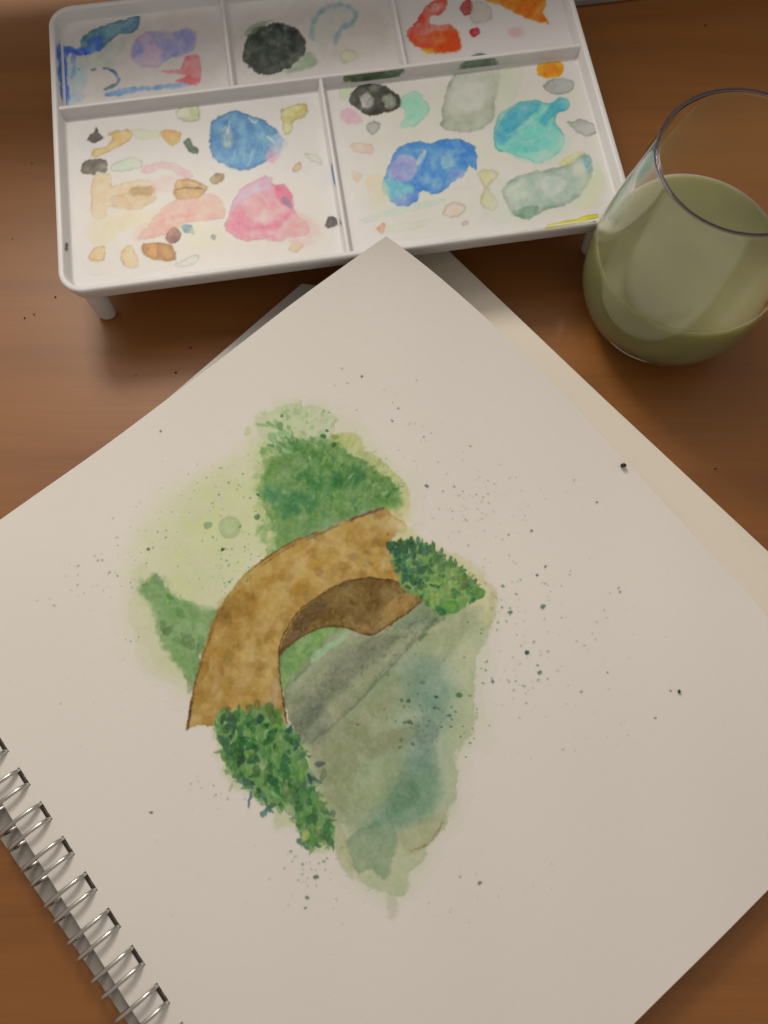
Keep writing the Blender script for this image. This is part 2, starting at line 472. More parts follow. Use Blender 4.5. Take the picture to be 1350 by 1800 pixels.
for a_, n_ in ((-79.6, 174.5), (108.0, 174.5), (-79.6, 286), (108.0, 286)):
    x, y = L2(a_, n_)
    lv, lf = [], []
    for r, z in ((4.6, BOT_Z+1), (4.3, BOT_Z-3), (3.6, 1.2), (3.2, .3), (2.6, .02)):
        lv += [(x+r*math.cos(2*math.pi*i/20), y+.72*r*math.sin(2*math.pi*i/20), z) for i in range(20)]
    for k in range(4):
        lf += [(k*20+i, k*20+(i+1) % 20, (k+1)*20+(i+1) % 20, (k+1)*20+i) for i in range(20)]
    lf += [tuple(range(19, -1, -1)), tuple(range(80, 100))]
    mesh_obj('leg', lv, lf, M_plastic, palette, smooth=True)

# --- dried paint on the palette
W1 = (203, 194, 187); W2 = (190, 179, 169); WS = (132, 117, 107); WR = (168, 154, 144)
pc = Canvas(60, -6, 1130, 520, W1)
patches = []
def patch(label, ref):
    pc.cur = len(patches)+1; patches.append(label); pc.ref = lin(ref)
def blob(label, ref, poly, col, **kw):
    patch(label, ref); k = dict(soft=2.6, warp=2.2, wc=9, edge=.2, ew=2.6, gran=.25, gc=7, it=2, vs=.5); k.update(kw)
    pc.wash(poly, col, **k)
def more(poly, col, **kw):
    k = dict(soft=4, warp=2.5, wc=9, edge=.06, gran=.25, gc=7); k.update(kw); pc.wash(poly, col, **k)
# thin residue of old washes
blob('sandy film of old wash', W1, [(150,310),(260,300),(420,310),(560,330),(570,430),(500,462),(340,470),(200,478),(146,440)], (198,187,168), soft=50, alpha=.4, edge=0, warp=14, wc=40, gran=.8, gc=24, vs=0)
blob('thin grey film near the divider', W1, [(150,215),(330,190),(545,170),(560,260),(520,300),(330,290),(160,270)], (192,184,176), soft=50, alpha=.3, edge=0, warp=14, wc=40, gran=.9, gc=24, vs=0)
blob('greenish film of old wash', W2, [(640,170),(780,120),(1000,120),(1060,250),(1040,360),(860,400),(680,400),(620,290)], (178,172,150), soft=60, alpha=.38, edge=0, warp=14, wc=40, gran=.9, gc=24, vs=0)
blob('grey film in the shaded well', WS, [(120,60),(240,30),(370,20),(390,120),(300,160),(130,170)], (120,104,94), soft=40, alpha=.5, edge=0, warp=10, wc=30, gran=.8, gc=20, vs=0)
blob('brownish film in the middle well', WS, [(420,40),(560,10),(670,10),(690,80),(600,110),(430,120)], (118,102,90), soft=40, alpha=.5, edge=0, warp=10, wc=30, gran=.8, gc=20, vs=0)
blob('dark smudge on the left wall', W1, [(114,430),(118,428),(119,438),(115,440)], (80,74,70), alpha=.85, warp=.6)
# lower left well
blob('olive black triangular paint dab', W1, [(169,223),(173,233),(183,242),(167,252),(153,245),(163,235)], (66,58,48), alpha=.95, warp=1.2, it=1)
blob('ochre brush stroke', W1, [(187,236),(211,229),(231,230),(227,249),(202,262),(180,273),(164,276),(164,264),(189,256),(198,242)], (200,163,98), col2=(208,178,118))
more([(231,229),(275,229),(284,236),(270,244),(240,243)], (192,193,163), alpha=.7)
more([(282,229),(318,233),(316,249),(302,257),(289,247)], (196,150,88), col2=(190,165,95), c2c=12)
blob('dark green leaf-shaped dab', W1, [(322,249),(333,244),(340,256),(349,262),(347,272),(331,267)], (58,82,62), alpha=.95, warp=1.5, it=1)
blob('olive brown smear', W1, [(142,297),(151,282),(171,279),(189,284),(185,304),(172,303),(165,308),(147,304)], (76,68,54), alpha=.96, col2=(92,82,64), c2c=12)
blob('pale olive dab', W1, [(309,200),(318,187),(338,180),(349,184),(351,209),(336,214),(318,211)], (176,176,136), alpha=.85, col2=(195,196,165), c2c=14)
blob('blue flower-shaped puddle', W1, [(369,231),(373,213),(398,200),(416,194),(438,205),(448,206),(460,209),(478,222),(493,236),(498,253),(487,271),(469,282),(451,293),(424,299),(398,291),(376,276),(369,253)], (52,114,162), alpha=.97, col2=(70,130,172), c2c=14, warp=3)
more([(392,225),(402,222),(410,250),(398,262),(390,250)], (168,166,162), alpha=.75, soft=6)
more([(420,228),(432,224),(436,246),(424,254)], (108,164,196), alpha=.7, soft=6)
more([(448,222),(460,220),(466,245),(454,246)], (120,168,190), alpha=.6, soft=6)
more([(376,268),(400,262),(440,272),(470,262),(462,284),(424,297),(398,290)], (96,156,196), alpha=.55, soft=8)
more([(468,240),(492,236),(498,255),(484,262),(470,256)], (150,175,190), alpha=.7, soft=6)
more([(470,262),(488,258),(494,268),(480,284),(468,280)], (206,158,172), alpha=.8, soft=5)
for q in ([(400,250),(420,285)], [(430,250),(426,288)], [(455,240),(440,288)]): pc.line(q, 2.5, (130,176,205), .5)
blob('yellow olive square smear', W1, [(496,191),(536,183),(538,202),(518,213),(509,236),(498,233),(496,213)], (180,166,92), alpha=.9, col2=(196,188,128), c2c=14)
blob('thin sage streaks', W1, [(194,292),(214,282),(235,275),(252,286),(240,296),(200,302)], (182,194,168), alpha=.7)
blob('thin pink arc', W1, [(244,300),(268,288),(290,285),(312,289),(338,306),(329,314),(306,302),(286,296),(262,304)], (228,182,182), alpha=.7)
blob('tan wash', W1, [(164,311),(193,307),(198,329),(229,318),(269,320),(273,351),(238,369),(193,364),(187,382),(162,378)], (208,176,130), alpha=.8, col2=(218,196,158), c2c=24)
more([(196,345),(232,338),(270,342),(272,352),(238,369),(200,364)], (190,160,118), alpha=.7)
more([(231,330),(269,328),(268,341),(233,342)], (168,134,82), alpha=.85, soft=3)
blob('brown fan-shaped stroke', W1, [(309,317),(336,315),(352,322),(365,333),(346,349),(309,349)], (168,122,56), alpha=.93, col2=(188,146,84), c2c=10)
pc.line([(311,332),(340,330),(362,334)], 3, (104,76,44), .7); pc.line([(312,322),(338,322),(360,331)], 2, (214,190,150), .7)
blob('small brown ellipse', W1, [(369,316),(380,305),(393,306),(391,317),(376,324)], (150,122,80), alpha=.9, warp=1)
blob('salmon pink wash', W1, [(260,396),(282,369),(309,351),(340,348),(371,340),(391,356),(396,378),(371,387),(327,391),(300,409),(256,420),(242,418)], (224,158,146), alpha=.85, col2=(232,182,160), c2c=26)
blob('rose pink puddle', W1, [(400,382),(411,351),(429,329),(460,313),(478,311),(480,324),(498,324),(513,342),(518,369),(544,400),(542,411),(513,416),(482,424),(460,420),(433,424),(407,411),(396,396)], (224,138,156), alpha=.88, col2=(230,166,170), c2c=22, warp=3)
more([(404,372),(418,340),(442,324),(468,312),(479,316),(470,334),(440,344),(420,360)], (196,172,192), alpha=.75, soft=8)
more([(484,330),(498,326),(512,344),(514,366),(498,360),(486,346)], (214,96,128), alpha=.75, soft=6)
more([(402,384),(420,372),(440,388),(470,392),(500,372),(512,378),(490,400),(430,408),(408,404)], (216,112,140), alpha=.6, soft=8)
more([(455,380),(466,366),(472,380),(464,398)], (240,214,200), alpha=.75, soft=6)
more([(492,350),(504,346),(514,362),(506,366),(500,356)], (128,104,118), alpha=.7, soft=3)
blob('pale sand wash', W1, [(160,418),(170,395),(193,387),(230,372),(260,378),(247,396),(211,407),(190,428),(165,430)], (214,200,164), alpha=.75, edge=.05)
blob('round tan dab', W1, [(156,453),(164,436),(184,435),(183,456),(166,460)], (206,166,112), alpha=.88, col2=(214,184,138), c2c=10)
blob('slanted tan dab', W1, [(213,440),(231,431),(244,462),(238,471),(216,464)], (200,166,110), alpha=.85, col2=(210,184,138), c2c=12)
blob('glossy golden brown bar', W1, [(252,427),(300,429),(309,456),(278,458),(253,447)], (158,102,34), alpha=.97, it=1, warp=1.5)
more([(262,432),(276,432),(272,454),(262,448)], (214,168,100), alpha=.7, soft=8); more([(284,434),(296,434),(298,452),(286,452)], (194,146,78), alpha=.5, soft=8)
blob('reddish brown spot', W1, [(291,418),(302,400),(317,407),(316,420),(302,428)], (130,74,54), alpha=.95, warp=1)
blob('small teal spot', W1, [(318,398),(336,395),(342,413),(333,410),(325,408)], (98,136,144), alpha=.9, warp=1.5)
blob('tiny slate dot', W1, [(370,413),(380,414),(378,423),(372,420)], (76,86,88), alpha=.9, warp=.6)
blob('dark grey wedge', W1, [(571,397),(576,382),(588,381),(599,393),(576,401)], (70,62,60), alpha=.95, warp=1, it=1)
blob('faint tan dab', W1, [(507,438),(522,424),(533,431),(522,444)], (216,180,144), alpha=.8)
blob('small ochre dab', W1, [(513,296),(527,284),(529,296),(518,302)], (190,150,108), alpha=.8, warp=1)
blob('faint sage streak', W1, [(536,269),(562,276),(564,289),(544,280)], (200,204,182), alpha=.8)
blob('faint grey wash', W1, [(309,462),(349,447),(344,464),(313,469)], (194,190,180), alpha=.7)
blob('cream stain', W1, [(338,398),(372,392),(400,418),(380,440),(345,440),(325,425)], (226,218,188), alpha=.6, edge=0, soft=10)
blob('blue streak on the divider', W1, [(581,292),(587,288),(592,322),(585,320)], (70,132,174), alpha=.9, warp=.6)
for q, c_ in (([(404,214),(398,236)], (208,204,200)), ([(438,206),(446,216),(452,214)], (214,210,206)), ([(414,262),(408,284)], (150,190,212)), ([(444,266),(436,290)], (140,184,210)), ([(470,240),(482,250)], (224,214,206))):
    pc.cur = patches.index('blue flower-shaped puddle')+1; pc.line(q, 3.2, c_, .75, soft=1.6)
for q, c_ in (([(420,392),(446,402),(474,398)], (206,92,124)), ([(452,340),(472,356),(476,384)], (238,196,196)), ([(430,352),(424,374)], (204,150,178)), ([(500,390),(520,404)], (236,190,176)), ([(412,404),(440,418)], (214,120,148))):
    pc.cur = patches.index('rose pink puddle')+1; pc.line(q, 4, c_, .6, soft=2.4)
for q, c_ in (([(268,402),(300,384),(340,378)], (214,134,124)), ([(310,360),(350,352)], (240,200,178))):
    pc.cur = patches.index('salmon pink wash')+1; pc.line(q, 5, c_, .5, soft=3)
pc.ref = lin(W1)
def smear(name, poly, col, alpha, soft=12):
    pc.cur = patches.index(name)+1; pc.wash(poly, col, alpha=alpha, soft=soft, edge=.04, warp=6, wc=18, gran=.6, gc=12, vs=.6)
smear('rose pink puddle', [(508,372),(540,384),(562,402),(548,426),(508,428),(486,426)], (214,176,166), .5)
smear('salmon pink wash', [(238,420),(300,408),(330,392),(262,392),(236,404)], (216,176,160), .45)
smear('tan wash', [(162,376),(190,360),(250,366),(286,372),(268,392),(200,398),(160,420)], (206,190,160), .5)
smear('tan wash', [(268,318),(306,306),(330,314),(308,330),(272,336)], (214,178,170), .45, 8)
smear('blue flower-shaped puddle', [(486,232),(502,244),(502,262),(488,274),(480,262)], (170,180,196), .5, 8)
smear('slanted tan dab', [(226,470),(262,456),(300,460),(290,470),(240,476)], (206,196,180), .5, 8)
# top left well (in the shade)
blob('teal blue stroke', WS, [(142,69),(171,49),(207,38),(242,27),(243,49),(229,58),(207,62),(180,84),(149,89)], (58,76,84), alpha=.93, col2=(66,88,86), c2c=18)
more([(156,72),(178,64),(184,80),(168,90),(154,86)], (48,62,100), alpha=.8, soft=8)
more([(160,92),(205,70),(226,60),(216,84),(200,112),(150,122),(134,104)], (106,106,92), alpha=.45, soft=14)
blob('blue drip down the well wall', WS, [(101,82),(113,80),(140,84),(167,80),(178,89),(150,97),(131,96),(119,98),(118,133),(122,176),(112,183),(103,133)], (40,62,122), alpha=.93, col2=(56,78,118), c2c=12, warp=2.5)
more([(126,96),(132,96),(132,130),(124,138),(126,118)], (72,84,104), alpha=.8)
more([(122,110),(150,118),(150,150),(126,160)], (96,110,106), alpha=.5, soft=14)
blob('lilac wash', WS, [(231,96),(238,71),(260,56),(300,58),(327,51),(344,62),(336,89),(300,102),(273,118),(242,113)], (122,94,104), alpha=.8, col2=(104,96,122), c2c=28, soft=8)
blob('dusky red smear', WS, [(284,127),(300,124),(318,120),(327,100),(349,99),(352,147),(320,146),(309,142),(327,133)], (166,74,74), alpha=.88, col2=(190,110,106), c2c=14)
patch('slate crescent stroke', WS); pc.line([(184,120),(198,124),(209,140),(202,149),(184,157)], 5, (66,70,78), .9); pc.dab(164,122,6,3.5,-.2,(66,64,62),.85); pc.dab(138,121,3,2,0,(80,80,78),.7)
blob('pale blue streak', (190,178,170), [(187,162),(238,153),(291,149),(327,146),(328,153),(260,159),(193,170)], (112,156,204), alpha=.8, col2=(160,190,220), c2c=18)
blob('faint blue puddle', (185,172,164), [(118,168),(140,160),(150,170),(132,182),(120,182)], (160,180,190), alpha=.6, soft=8)
# top middle well
blob('large black green puddle', WS, [(427,96),(433,67),(456,47),(487,40),(518,47),(536,67),(538,89),(522,109),(504,122),(469,132),(442,122),(431,111)], (40,40,33), alpha=.985, warp=4, edge=.0)
more([(430,60),(446,42),(480,36),(462,46),(440,62)], (84,86,66), alpha=.7); more([(520,112),(538,92),(556,104),(548,118),(522,126),(500,128)], (92,96,72), alpha=.75, soft=8)
patch('grey green loop stroke', WS)
pc.line([(552,70),(548,49),(558,27),(580,12),(607,10),(626,24),(620,40),(604,48),(594,62),(590,74)], 8, (80,92,88), .75, soft=3)
more([(552,60),(560,30),(582,16),(606,18),(612,34),(596,50),(570,80)], (118,112,98), alpha=.45, soft=8)
blob('faint olive dab', WS, [(598,92),(620,88),(628,104),(604,110)], (120,112,82), alpha=.6, soft=6)
# top right well
blob('red and orange puddle', WR, [(716,56),(733,36),(748,12),(764,0),(786,0),(784,16),(772,26),(760,28),(758,44),(791,42),(807,67),(807,87),(769,92),(738,84),(720,71)], (176,58,44), alpha=.92, col2=(206,110,90), c2c=18, warp=3)
more([(724,66),(760,58),(800,52),(808,70),(806,88),(769,93),(736,84)], (206,92,30), alpha=.85, soft=8, col2=(190,64,36), c2c=14)
more([(744,86),(760,86),(764,94),(750,94)], (232,176,44), alpha=.8, soft=3)
more([(757,8),(770,6),(772,18),(760,22)], (196,150,140), alpha=.75, soft=4)
blob('dark red dab', WR, [(809,13),(816,2),(827,-2),(829,22),(816,28)], (142,52,52), alpha=.88)
blob('small crimson spot', WR, [(824,54),(838,48),(846,58),(832,64)], (158,42,44), alpha=.92)
blob('grey brown wash', WR, [(826,6),(846,2),(862,14),(862,32),(838,42),(826,30)], (150,134,118), alpha=.7, soft=6)
blob('orange stroke', WR, [(845,-6),(955,-6),(955,22),(966,42),(947,37),(916,28),(889,14)], (198,100,22), alpha=.95, col2=(214,128,40), c2c=14)
blob('pale pink spot', WR, [(892,52),(914,48),(922,60),(900,66)], (204,160,152), alpha=.75, soft=6)
# lower right well
blob('black green ring', W2, [(613,176),(622,160),(631,151),(653,147),(671,149),(688,158),(702,169),(704,187),(684,196),(662,202),(644,202),(627,189)], (56,54,45), alpha=.95, warp=2.5)
more([(632,170),(646,162),(656,174),(654,188),(638,188)], (172,166,156), alpha=.85, soft=6); more([(672,170),(686,164),(698,176),(690,190),(676,188)], (150,150,128), alpha=.8, soft=6); more([(650,150),(668,152),(662,166),(652,164)], (120,124,100), alpha=.6, soft=6)
blob('green stain on the divider', (176,160,148), [(607,132),(640,126),(702,119),(704,133),(653,142),(611,143)], (72,84,56), alpha=.9, soft=6)
blob('pale green halo', W2, [(598,150),(612,146),(620,152),(612,170),(600,172)], (186,192,150), alpha=.7, soft=6)
blob('soft pink spot', W2, [(598,204),(609,189),(622,194),(638,212),(613,218)], (226,180,186), alpha=.8, soft=6)
blob('small grey dab', W2, [(644,222),(656,211),(668,218),(664,231),(653,238)], (148,142,133), alpha=.85)
blob('mint dab', W2, [(704,178),(720,162),(738,164),(756,191),(738,213),(716,224),(702,222),(711,204)], (142,192,160), alpha=.88, col2=(168,206,180), c2c=14)
blob('large sage grey puddle', W2, [(782,164),(800,129),(818,107),(844,93),(867,102),(880,120),(871,178),(867,209),(844,227),(813,233),(782,227),(776,213)], (160,160,140), alpha=.85, col2=(172,170,152), c2c=30, edge=.2, ew=6)
more([(800,160),(820,142),(850,150),(852,186),(824,196),(802,186)], (188,182,168), alpha=.6, soft=16); more([(784,205),(830,200),(866,182),(866,208),(844,226),(800,230)], (146,150,126), alpha=.55, soft=10)
more([(812,112),(840,94),(866,102),(872,116),(846,118),(818,120)], (92,106,86), alpha=.8, soft=5)
more([(872,120),(900,112),(900,150),(880,180)], (190,190,158), alpha=.6, soft=14)
blob('orange square dab', W2, [(944,119),(951,110),(987,109),(988,131),(969,137),(947,133)], (234,156,24), alpha=.96, warp=1.5)
more([(956,114),(976,113),(978,128),(958,130)], (228,118,18), alpha=.8, soft=6)
blob('grey oval under the orange dab', W2, [(956,151),(973,139),(1004,141),(1007,158),(982,167),(962,161)], (150,147,137), alpha=.88, warp=1.5)
blob('teal leaf-shaped puddle', W2, [(869,227),(880,200),(907,182),(942,177),(969,182),(982,172),(998,173),(998,193),(980,198),(978,218),(991,236),(987,262),(960,282),(938,284),(898,271),(871,262)], (92,164,150), alpha=.93, col2=(108,174,158), c2c=20)
more([(872,235),(890,196),(930,180),(950,186),(920,215),(890,250),(876,252)], (68,140,158), alpha=.75, soft=10); more([(975,178),(996,175),(996,192),(976,200),(960,220),(950,210)], (74,148,160), alpha=.75, soft=6)
more([(880,262),(920,268),(970,262),(990,240),(988,262),(960,282),(930,284)], (166,210,190), alpha=.75, soft=8)
for q in ([(890,240),(930,215),(960,190)], [(915,250),(945,245),(968,225)], [(935,205),(945,240)]): pc.line(q, 2.5, (170,208,196), .55)
blob('grey rag-shaped dab', W2, [(998,216),(1012,212),(1022,209),(1040,216),(1049,222),(1054,231),(1031,240),(1013,231)], (154,149,140), alpha=.88)
blob('dark green teardrop', W2, [(1058,260),(1069,240),(1073,258),(1067,267)], (52,56,48), alpha=.95, warp=.8)
blob('blue and violet puddle', W2, [(687,284),(698,262),(729,249),(756,253),(782,244),(818,247),(838,267),(836,298),(826,290),(813,307),(791,324),(769,341),(738,336),(733,351),(711,364),(689,356),(671,333),(676,311)], (64,122,178), alpha=.95, col2=(82,140,190), c2c=18, warp=3)
more([(688,286),(704,272),(728,276),(732,304),(710,320),(684,312)], (164,150,186), alpha=.8, soft=8); more([(672,332),(682,312),(706,322),(728,330),(716,350),(686,350)], (104,164,162), alpha=.8, soft=8)
more([(690,350),(720,340),(734,346),(712,364),(692,358)], (124,140,190), alpha=.7, soft=5); more([(774,280),(792,270),(798,290),(782,298)], (160,190,196), alpha=.75, soft=6); more([(732,284),(746,264),(748,274),(736,292)], (206,206,206), alpha=.85, soft=3)
more([(790,302),(806,296),(816,304),(796,318)], (150,150,190), alpha=.6, soft=5); more([(760,318),(776,312),(778,328),(764,332)], (140,176,200), alpha=.6, soft=5)
blob('tan bar dab', W2, [(618,251),(653,253),(656,271),(620,267)], (206,178,154), alpha=.85, it=1)
blob('small tan triangle', W2, [(618,300),(638,307),(627,320)], (214,190,164), alpha=.8)
blob('pale yellow wash', W2, [(644,316),(660,306),(672,312),(682,350),(660,360),(648,340)], (224,205,164), alpha=.75, soft=6)
blob('olive streak', W2, [(838,302),(871,300),(873,311),(858,329),(876,356),(867,373),(844,356),(851,329)], (180,170,128), alpha=.82, soft=5)
blob('soft tan dab', W2, [(778,369),(796,356),(820,364),(804,382),(782,380)], (190,170,148), alpha=.82, soft=4)
blob('long sage puddle', W2, [(884,329),(916,307),(960,298),(987,291),(1027,271),(1040,284),(1036,320),(1004,356),(960,369),(929,384),(907,380),(889,356)], (164,170,152), alpha=.88, col2=(146,158,140), c2c=26, edge=.2, ew=6)
more([(900,372),(930,362),(948,366),(930,385),(908,381)], (110,136,110), alpha=.75, soft=5); more([(1026,274),(1038,276),(1040,300),(1030,300)], (104,146,148), alpha=.75, soft=4)
more([(1008,296),(1022,290),(1030,302),(1018,312),(1008,308)], (206,204,180), alpha=.8, soft=6); more([(950,318),(980,308),(996,330),(962,344)], (186,186,174), alpha=.55, soft=10)
blob('yellow green smear', W2, [(982,289),(1009,269),(1031,268),(1020,276),(1000,290)], (202,196,138), alpha=.8, soft=5)
blob('pale yellow stain by the right rim', W2, [(1040,310),(1056,300),(1064,330),(1048,360),(1010,366),(1024,345)], (214,210,168), alpha=.7, soft=10)
blob('acid yellow stain on the front rim', W2, [(960,396),(1004,386),(1046,376),(1048,384),(1004,394),(964,402)], (190,178,46), alpha=.8, soft=4)
blob('dark green line along the front rim', (170,156,146), [(880,418),(960,405),(1030,392),(1046,388),(1046,392),(1000,402),(884,422)], (84,96,56), alpha=.75, soft=2)
blob('faint green streak', W2, [(640,384),(700,366),(773,350),(778,356),(710,374),(644,390)], (196,206,184), alpha=.7, soft=5)
blob('small rust dab', W2, [(662,402),(672,392),(678,398),(672,408)], (206,150,108), alpha=.85)
blob('pale lichen stripe', W2, [(680,398),(730,390),(752,388),(740,400),(684,408)], (206,204,176), alpha=.7, soft=5)
blob('tiny mauve dot', W2, [(812,392),(824,390),(822,397),(814,397)], (190,166,160), alpha=.8)
pc.granulate(.5, .14, 1.8, 31, 1.0, 13)
pc.ref = lin(W2)
smear('long sage puddle', [(860,330),(890,320),(900,372),(880,392),(852,372)], (178,178,156), .45)
smear('long sage puddle', [(1030,300),(1052,286),(1060,320),(1030,352),(1004,366)], (188,190,162), .5)
smear('large sage grey puddle', [(868,120),(906,106),(914,150),(892,196),(868,214)], (176,174,150), .5)
smear('blue and violet puddle', [(652,330),(672,322),(690,354),(672,372),(648,360)], (186,180,160), .45)
smear('blue and violet puddle', [(812,304),(838,298),(842,320),(800,334),(780,336)], (184,174,166), .4)
smear('teal leaf-shaped puddle', [(986,240),(1004,250),(990,276),(956,290),(940,286)], (172,190,170), .45, 8)
pc.cur = 0
# sample onto the real faces of the palette
def pal_to_world(P):
    x = P[..., 0]*ca-P[..., 1]*sa; y = P[..., 0]*sa+P[..., 1]*ca
    return np.stack([x, y, P[..., 2]], -1)
def rect_surface(a0, a1, n0, n1, z, step=.42, dz=.03):
    na, nn_ = int((a1-a0)/step)+2, int((n1-n0)/step)+2
    A, Nn = np.meshgrid(np.linspace(a0, a1, na), np.linspace(n0, n1, nn_))
    return np.stack([A, Nn, np.full_like(A, z+dz)], -1)
def ramp_surface(p00, p10, p01, step=.42, off=(0, 0, 0)):
    p00, p10, p01, off = [np.array(q, float) for q in (p00, p10, p01, off)]
    nu = int(np.linalg.norm(p10-p00)/step)+2; nv = max(4, int(np.linalg.norm(p01-p00)/step)+2)
    U, Vv = np.meshgrid(np.linspace(0, 1, nu), np.linspace(0, 1, nv))
    return p00+off+U[..., None]*(p10-p00)+Vv[..., None]*(p01-p00)
ix0, ix1, in0, in1 = PA0+3.7, PA1-3.7, PN0+3.7, PN1-3.7
dt, db = RIM_Z-1.35, FLOOR_Z+.7
surfaces = [rect_surface(ix0, 11.2, in0, DIV_N-2.4, FLOOR_Z), rect_surface(15.4, ix1, in0, DIV_N-2.4, FLOOR_Z),
            rect_surface(ix0, -22.1, DIV_N+2.4, in1, FLOOR_Z), rect_surface(-17.9, 44.2, DIV_N+2.4, in1, FLOOR_Z), rect_surface(48.4, ix1, DIV_N+2.4, in1, FLOOR_Z),
            ramp_surface((ix0, DIV_N-1.5, db), (ix1, DIV_N-1.5, db), (ix0, DIV_N-.95, dt), off=(0, -.03, 0)),
            ramp_surface((PA0+2.9, DIV_N+2.2, FLOOR_Z+.9), (PA0+2.9, in1-3, FLOOR_Z+.9), (PA0+2.2, DIV_N+2.2, RIM_Z-.5), off=(.03, 0, 0)),
            ramp_surface((PA0+2.9, in0+4, FLOOR_Z+.9), (PA0+2.9, DIV_N-2.2, FLOOR_Z+.9), (PA0+2.2, in0+4, RIM_Z-.5), off=(.03, 0, 0)),
            ramp_surface((13.3-1.25, in0, db), (13.3-1.25, DIV_N-3, db), (13.3-.75, in0, RIM_Z-1.65), off=(-.03, 0, 0)),
            ramp_surface((PA0+12, PN0+.8, RIM_Z), (PA1-12, PN0+.8, RIM_Z), (PA0+12, PN0+1.5, RIM_Z), off=(0, 0, .03))]
film = {}
for V in surfaces:
    px, py = plan_to_photo(pal_to_world(V))
    ok = (px > 62) & (px < 1128) & (py > -5) & (py < 518)
    T, ID = pc.sample(px, py)
    T = np.where(ok[..., None], T, 1.0)
    cid = ID[:-1, :-1]; m_any = (T.min(-1) < .975)
    cm = (m_any[:-1, :-1] | m_any[1:, :-1] | m_any[:-1, 1:] | m_any[1:, 1:]) & ok[:-1, :-1]
    # cells just outside a stroke belong to the nearest stroke next to them
    c4 = np.maximum.reduce([ID[:-1, :-1], ID[1:, :-1], ID[:-1, 1:], ID[1:, 1:]])
    cid = np.where(cid > 0, cid, c4)
    for k in np.unique(cid[cm]):
        if k: film.setdefault(int(k), []).append((V, T, cm & (cid == k)))
for k, lst in film.items():
    VV, QQ, CC = [], [], []; base = 0
    for V, T, cm in lst:
        ny, nx = V.shape[:2]; idx = np.arange(ny*nx).reshape(ny, nx)
        q = np.stack([idx[:-1, :-1], idx[:-1, 1:], idx[1:, 1:], idx[1:, :-1]], -1)[cm]
        used = np.unique(q); rm = np.zeros(ny*nx, int); rm[used] = np.arange(len(used))+base; base += len(used)
        QQ.append(rm[q].reshape(-1, 4)); VV.append(V.reshape(-1, 3)[used]); CC.append(T.reshape(-1, 3)[used])
    VV, QQ, CC = np.concatenate(VV), np.concatenate(QQ), np.concatenate(CC)
    if len(QQ) < 4: continue
    VV = VV-np.array([PCA, PCN, 0])
    VV[:, 2] += .05*(1-CC.min(-1))                       # dried paint stands a little proud
    me = bpy.data.meshes.new('paint_patch'); nf = len(QQ)
    me.vertices.add(len(VV)); me.vertices.foreach_set('co', (VV*S).astype(np.float32).ravel())
    me.loops.add(nf*4); me.loops.foreach_set('vertex_index', QQ.astype(np.int32).ravel())
    me.polygons.add(nf); me.polygons.foreach_set('loop_start', (np.arange(nf)*4).astype(np.int32))
    me.update(calc_edges=True)
    at = me.color_attributes.new('paint', 'FLOAT_COLOR', 'POINT')
    cc = np.ones((len(VV), 4), np.float32); cc[:, :3] = CC; at.data.foreach_set('color', cc.ravel())
    me.polygons.foreach_set('use_smooth', np.ones(nf, bool)); me.materials.append(M_film); me.validate()
    o = link(bpy.data.objects.new('paint_patch', me), palette); o['label'] = patches[k-1]

# ------------------------------------------------------------------ sketchbook
BROT = math.atan2(.627, .779); bc, bs = math.cos(BROT), math.sin(BROT)
U0, U1, V0, V1 = -100.0, 126.0, -101.7, 141.5
UC, VC = 13.0, 20.0
book = empty('sketchbook', (UC*bc-VC*bs, UC*bs+VC*bc, 0), BROT)
tag(book, 'spiral-bound sketchbook lying open on the table, watercolour of an arched bridge on its page', 'sketchbook')
def page_surface(u, v, dz=0.0):
    t = np.clip((u+v-85)/182.5, 0, 1)
    z = 8.0+25.0*t**2.0+.55*np.sin(u*.045+.8)*np.sin(v*.038+.3)+.16*np.sin(u*.11-v*.09)
    return np.stack([u-18*t**3.4, v-8.5*t**3.4, z+dz], -1)
def book_to_world(P):
    return np.stack([P[..., 0]*bc-P[..., 1]*bs, P[..., 0]*bs+P[..., 1]*bc, P[..., 2]], -1)
OFFB = np.array([UC, VC, 0])
LOOPS = [52.35+12.7*k for k in range(-11, 7)]
HU0, HU1, HV = -91.9, -90.5, 3.4
# top page with its punched slots
us = sorted(set(list(np.arange(-98, 127, 2.0))+[U0, U1, HU0, HU1])); us = [x for x in us if not (HU0 < x < HU1)]
vs = sorted(set([round(x, 4) for x in np.arange(V0, V1, 2.0)]+[V1]+[round(l+s_*HV, 4) for l in LOOPS for s_ in (-1, 1)]))
us, vs = np.array(us), np.array(vs)
Ug, Vg = np.meshgrid(us, vs); TOP = page_surface(Ug, Vg); 
ny, nx = Ug.shape; th_ = .28
vid = lambda j, i, k: k*ny*nx+j*nx+i
P2 = np.concatenate([TOP.reshape(-1, 3), (TOP-[0, 0, th_]).reshape(-1, 3)])-OFFB
hole = np.zeros((ny-1, nx-1), bool)
iu = int(np.where(np.isclose(us, HU0))[0][0])
for l in LOOPS:
    for j in range(ny-1):
        m_ = (vs[j]+vs[j+1])/2
        if abs(m_-l) < HV: hole[j, iu] = True
Fp = []
solid = ~hole
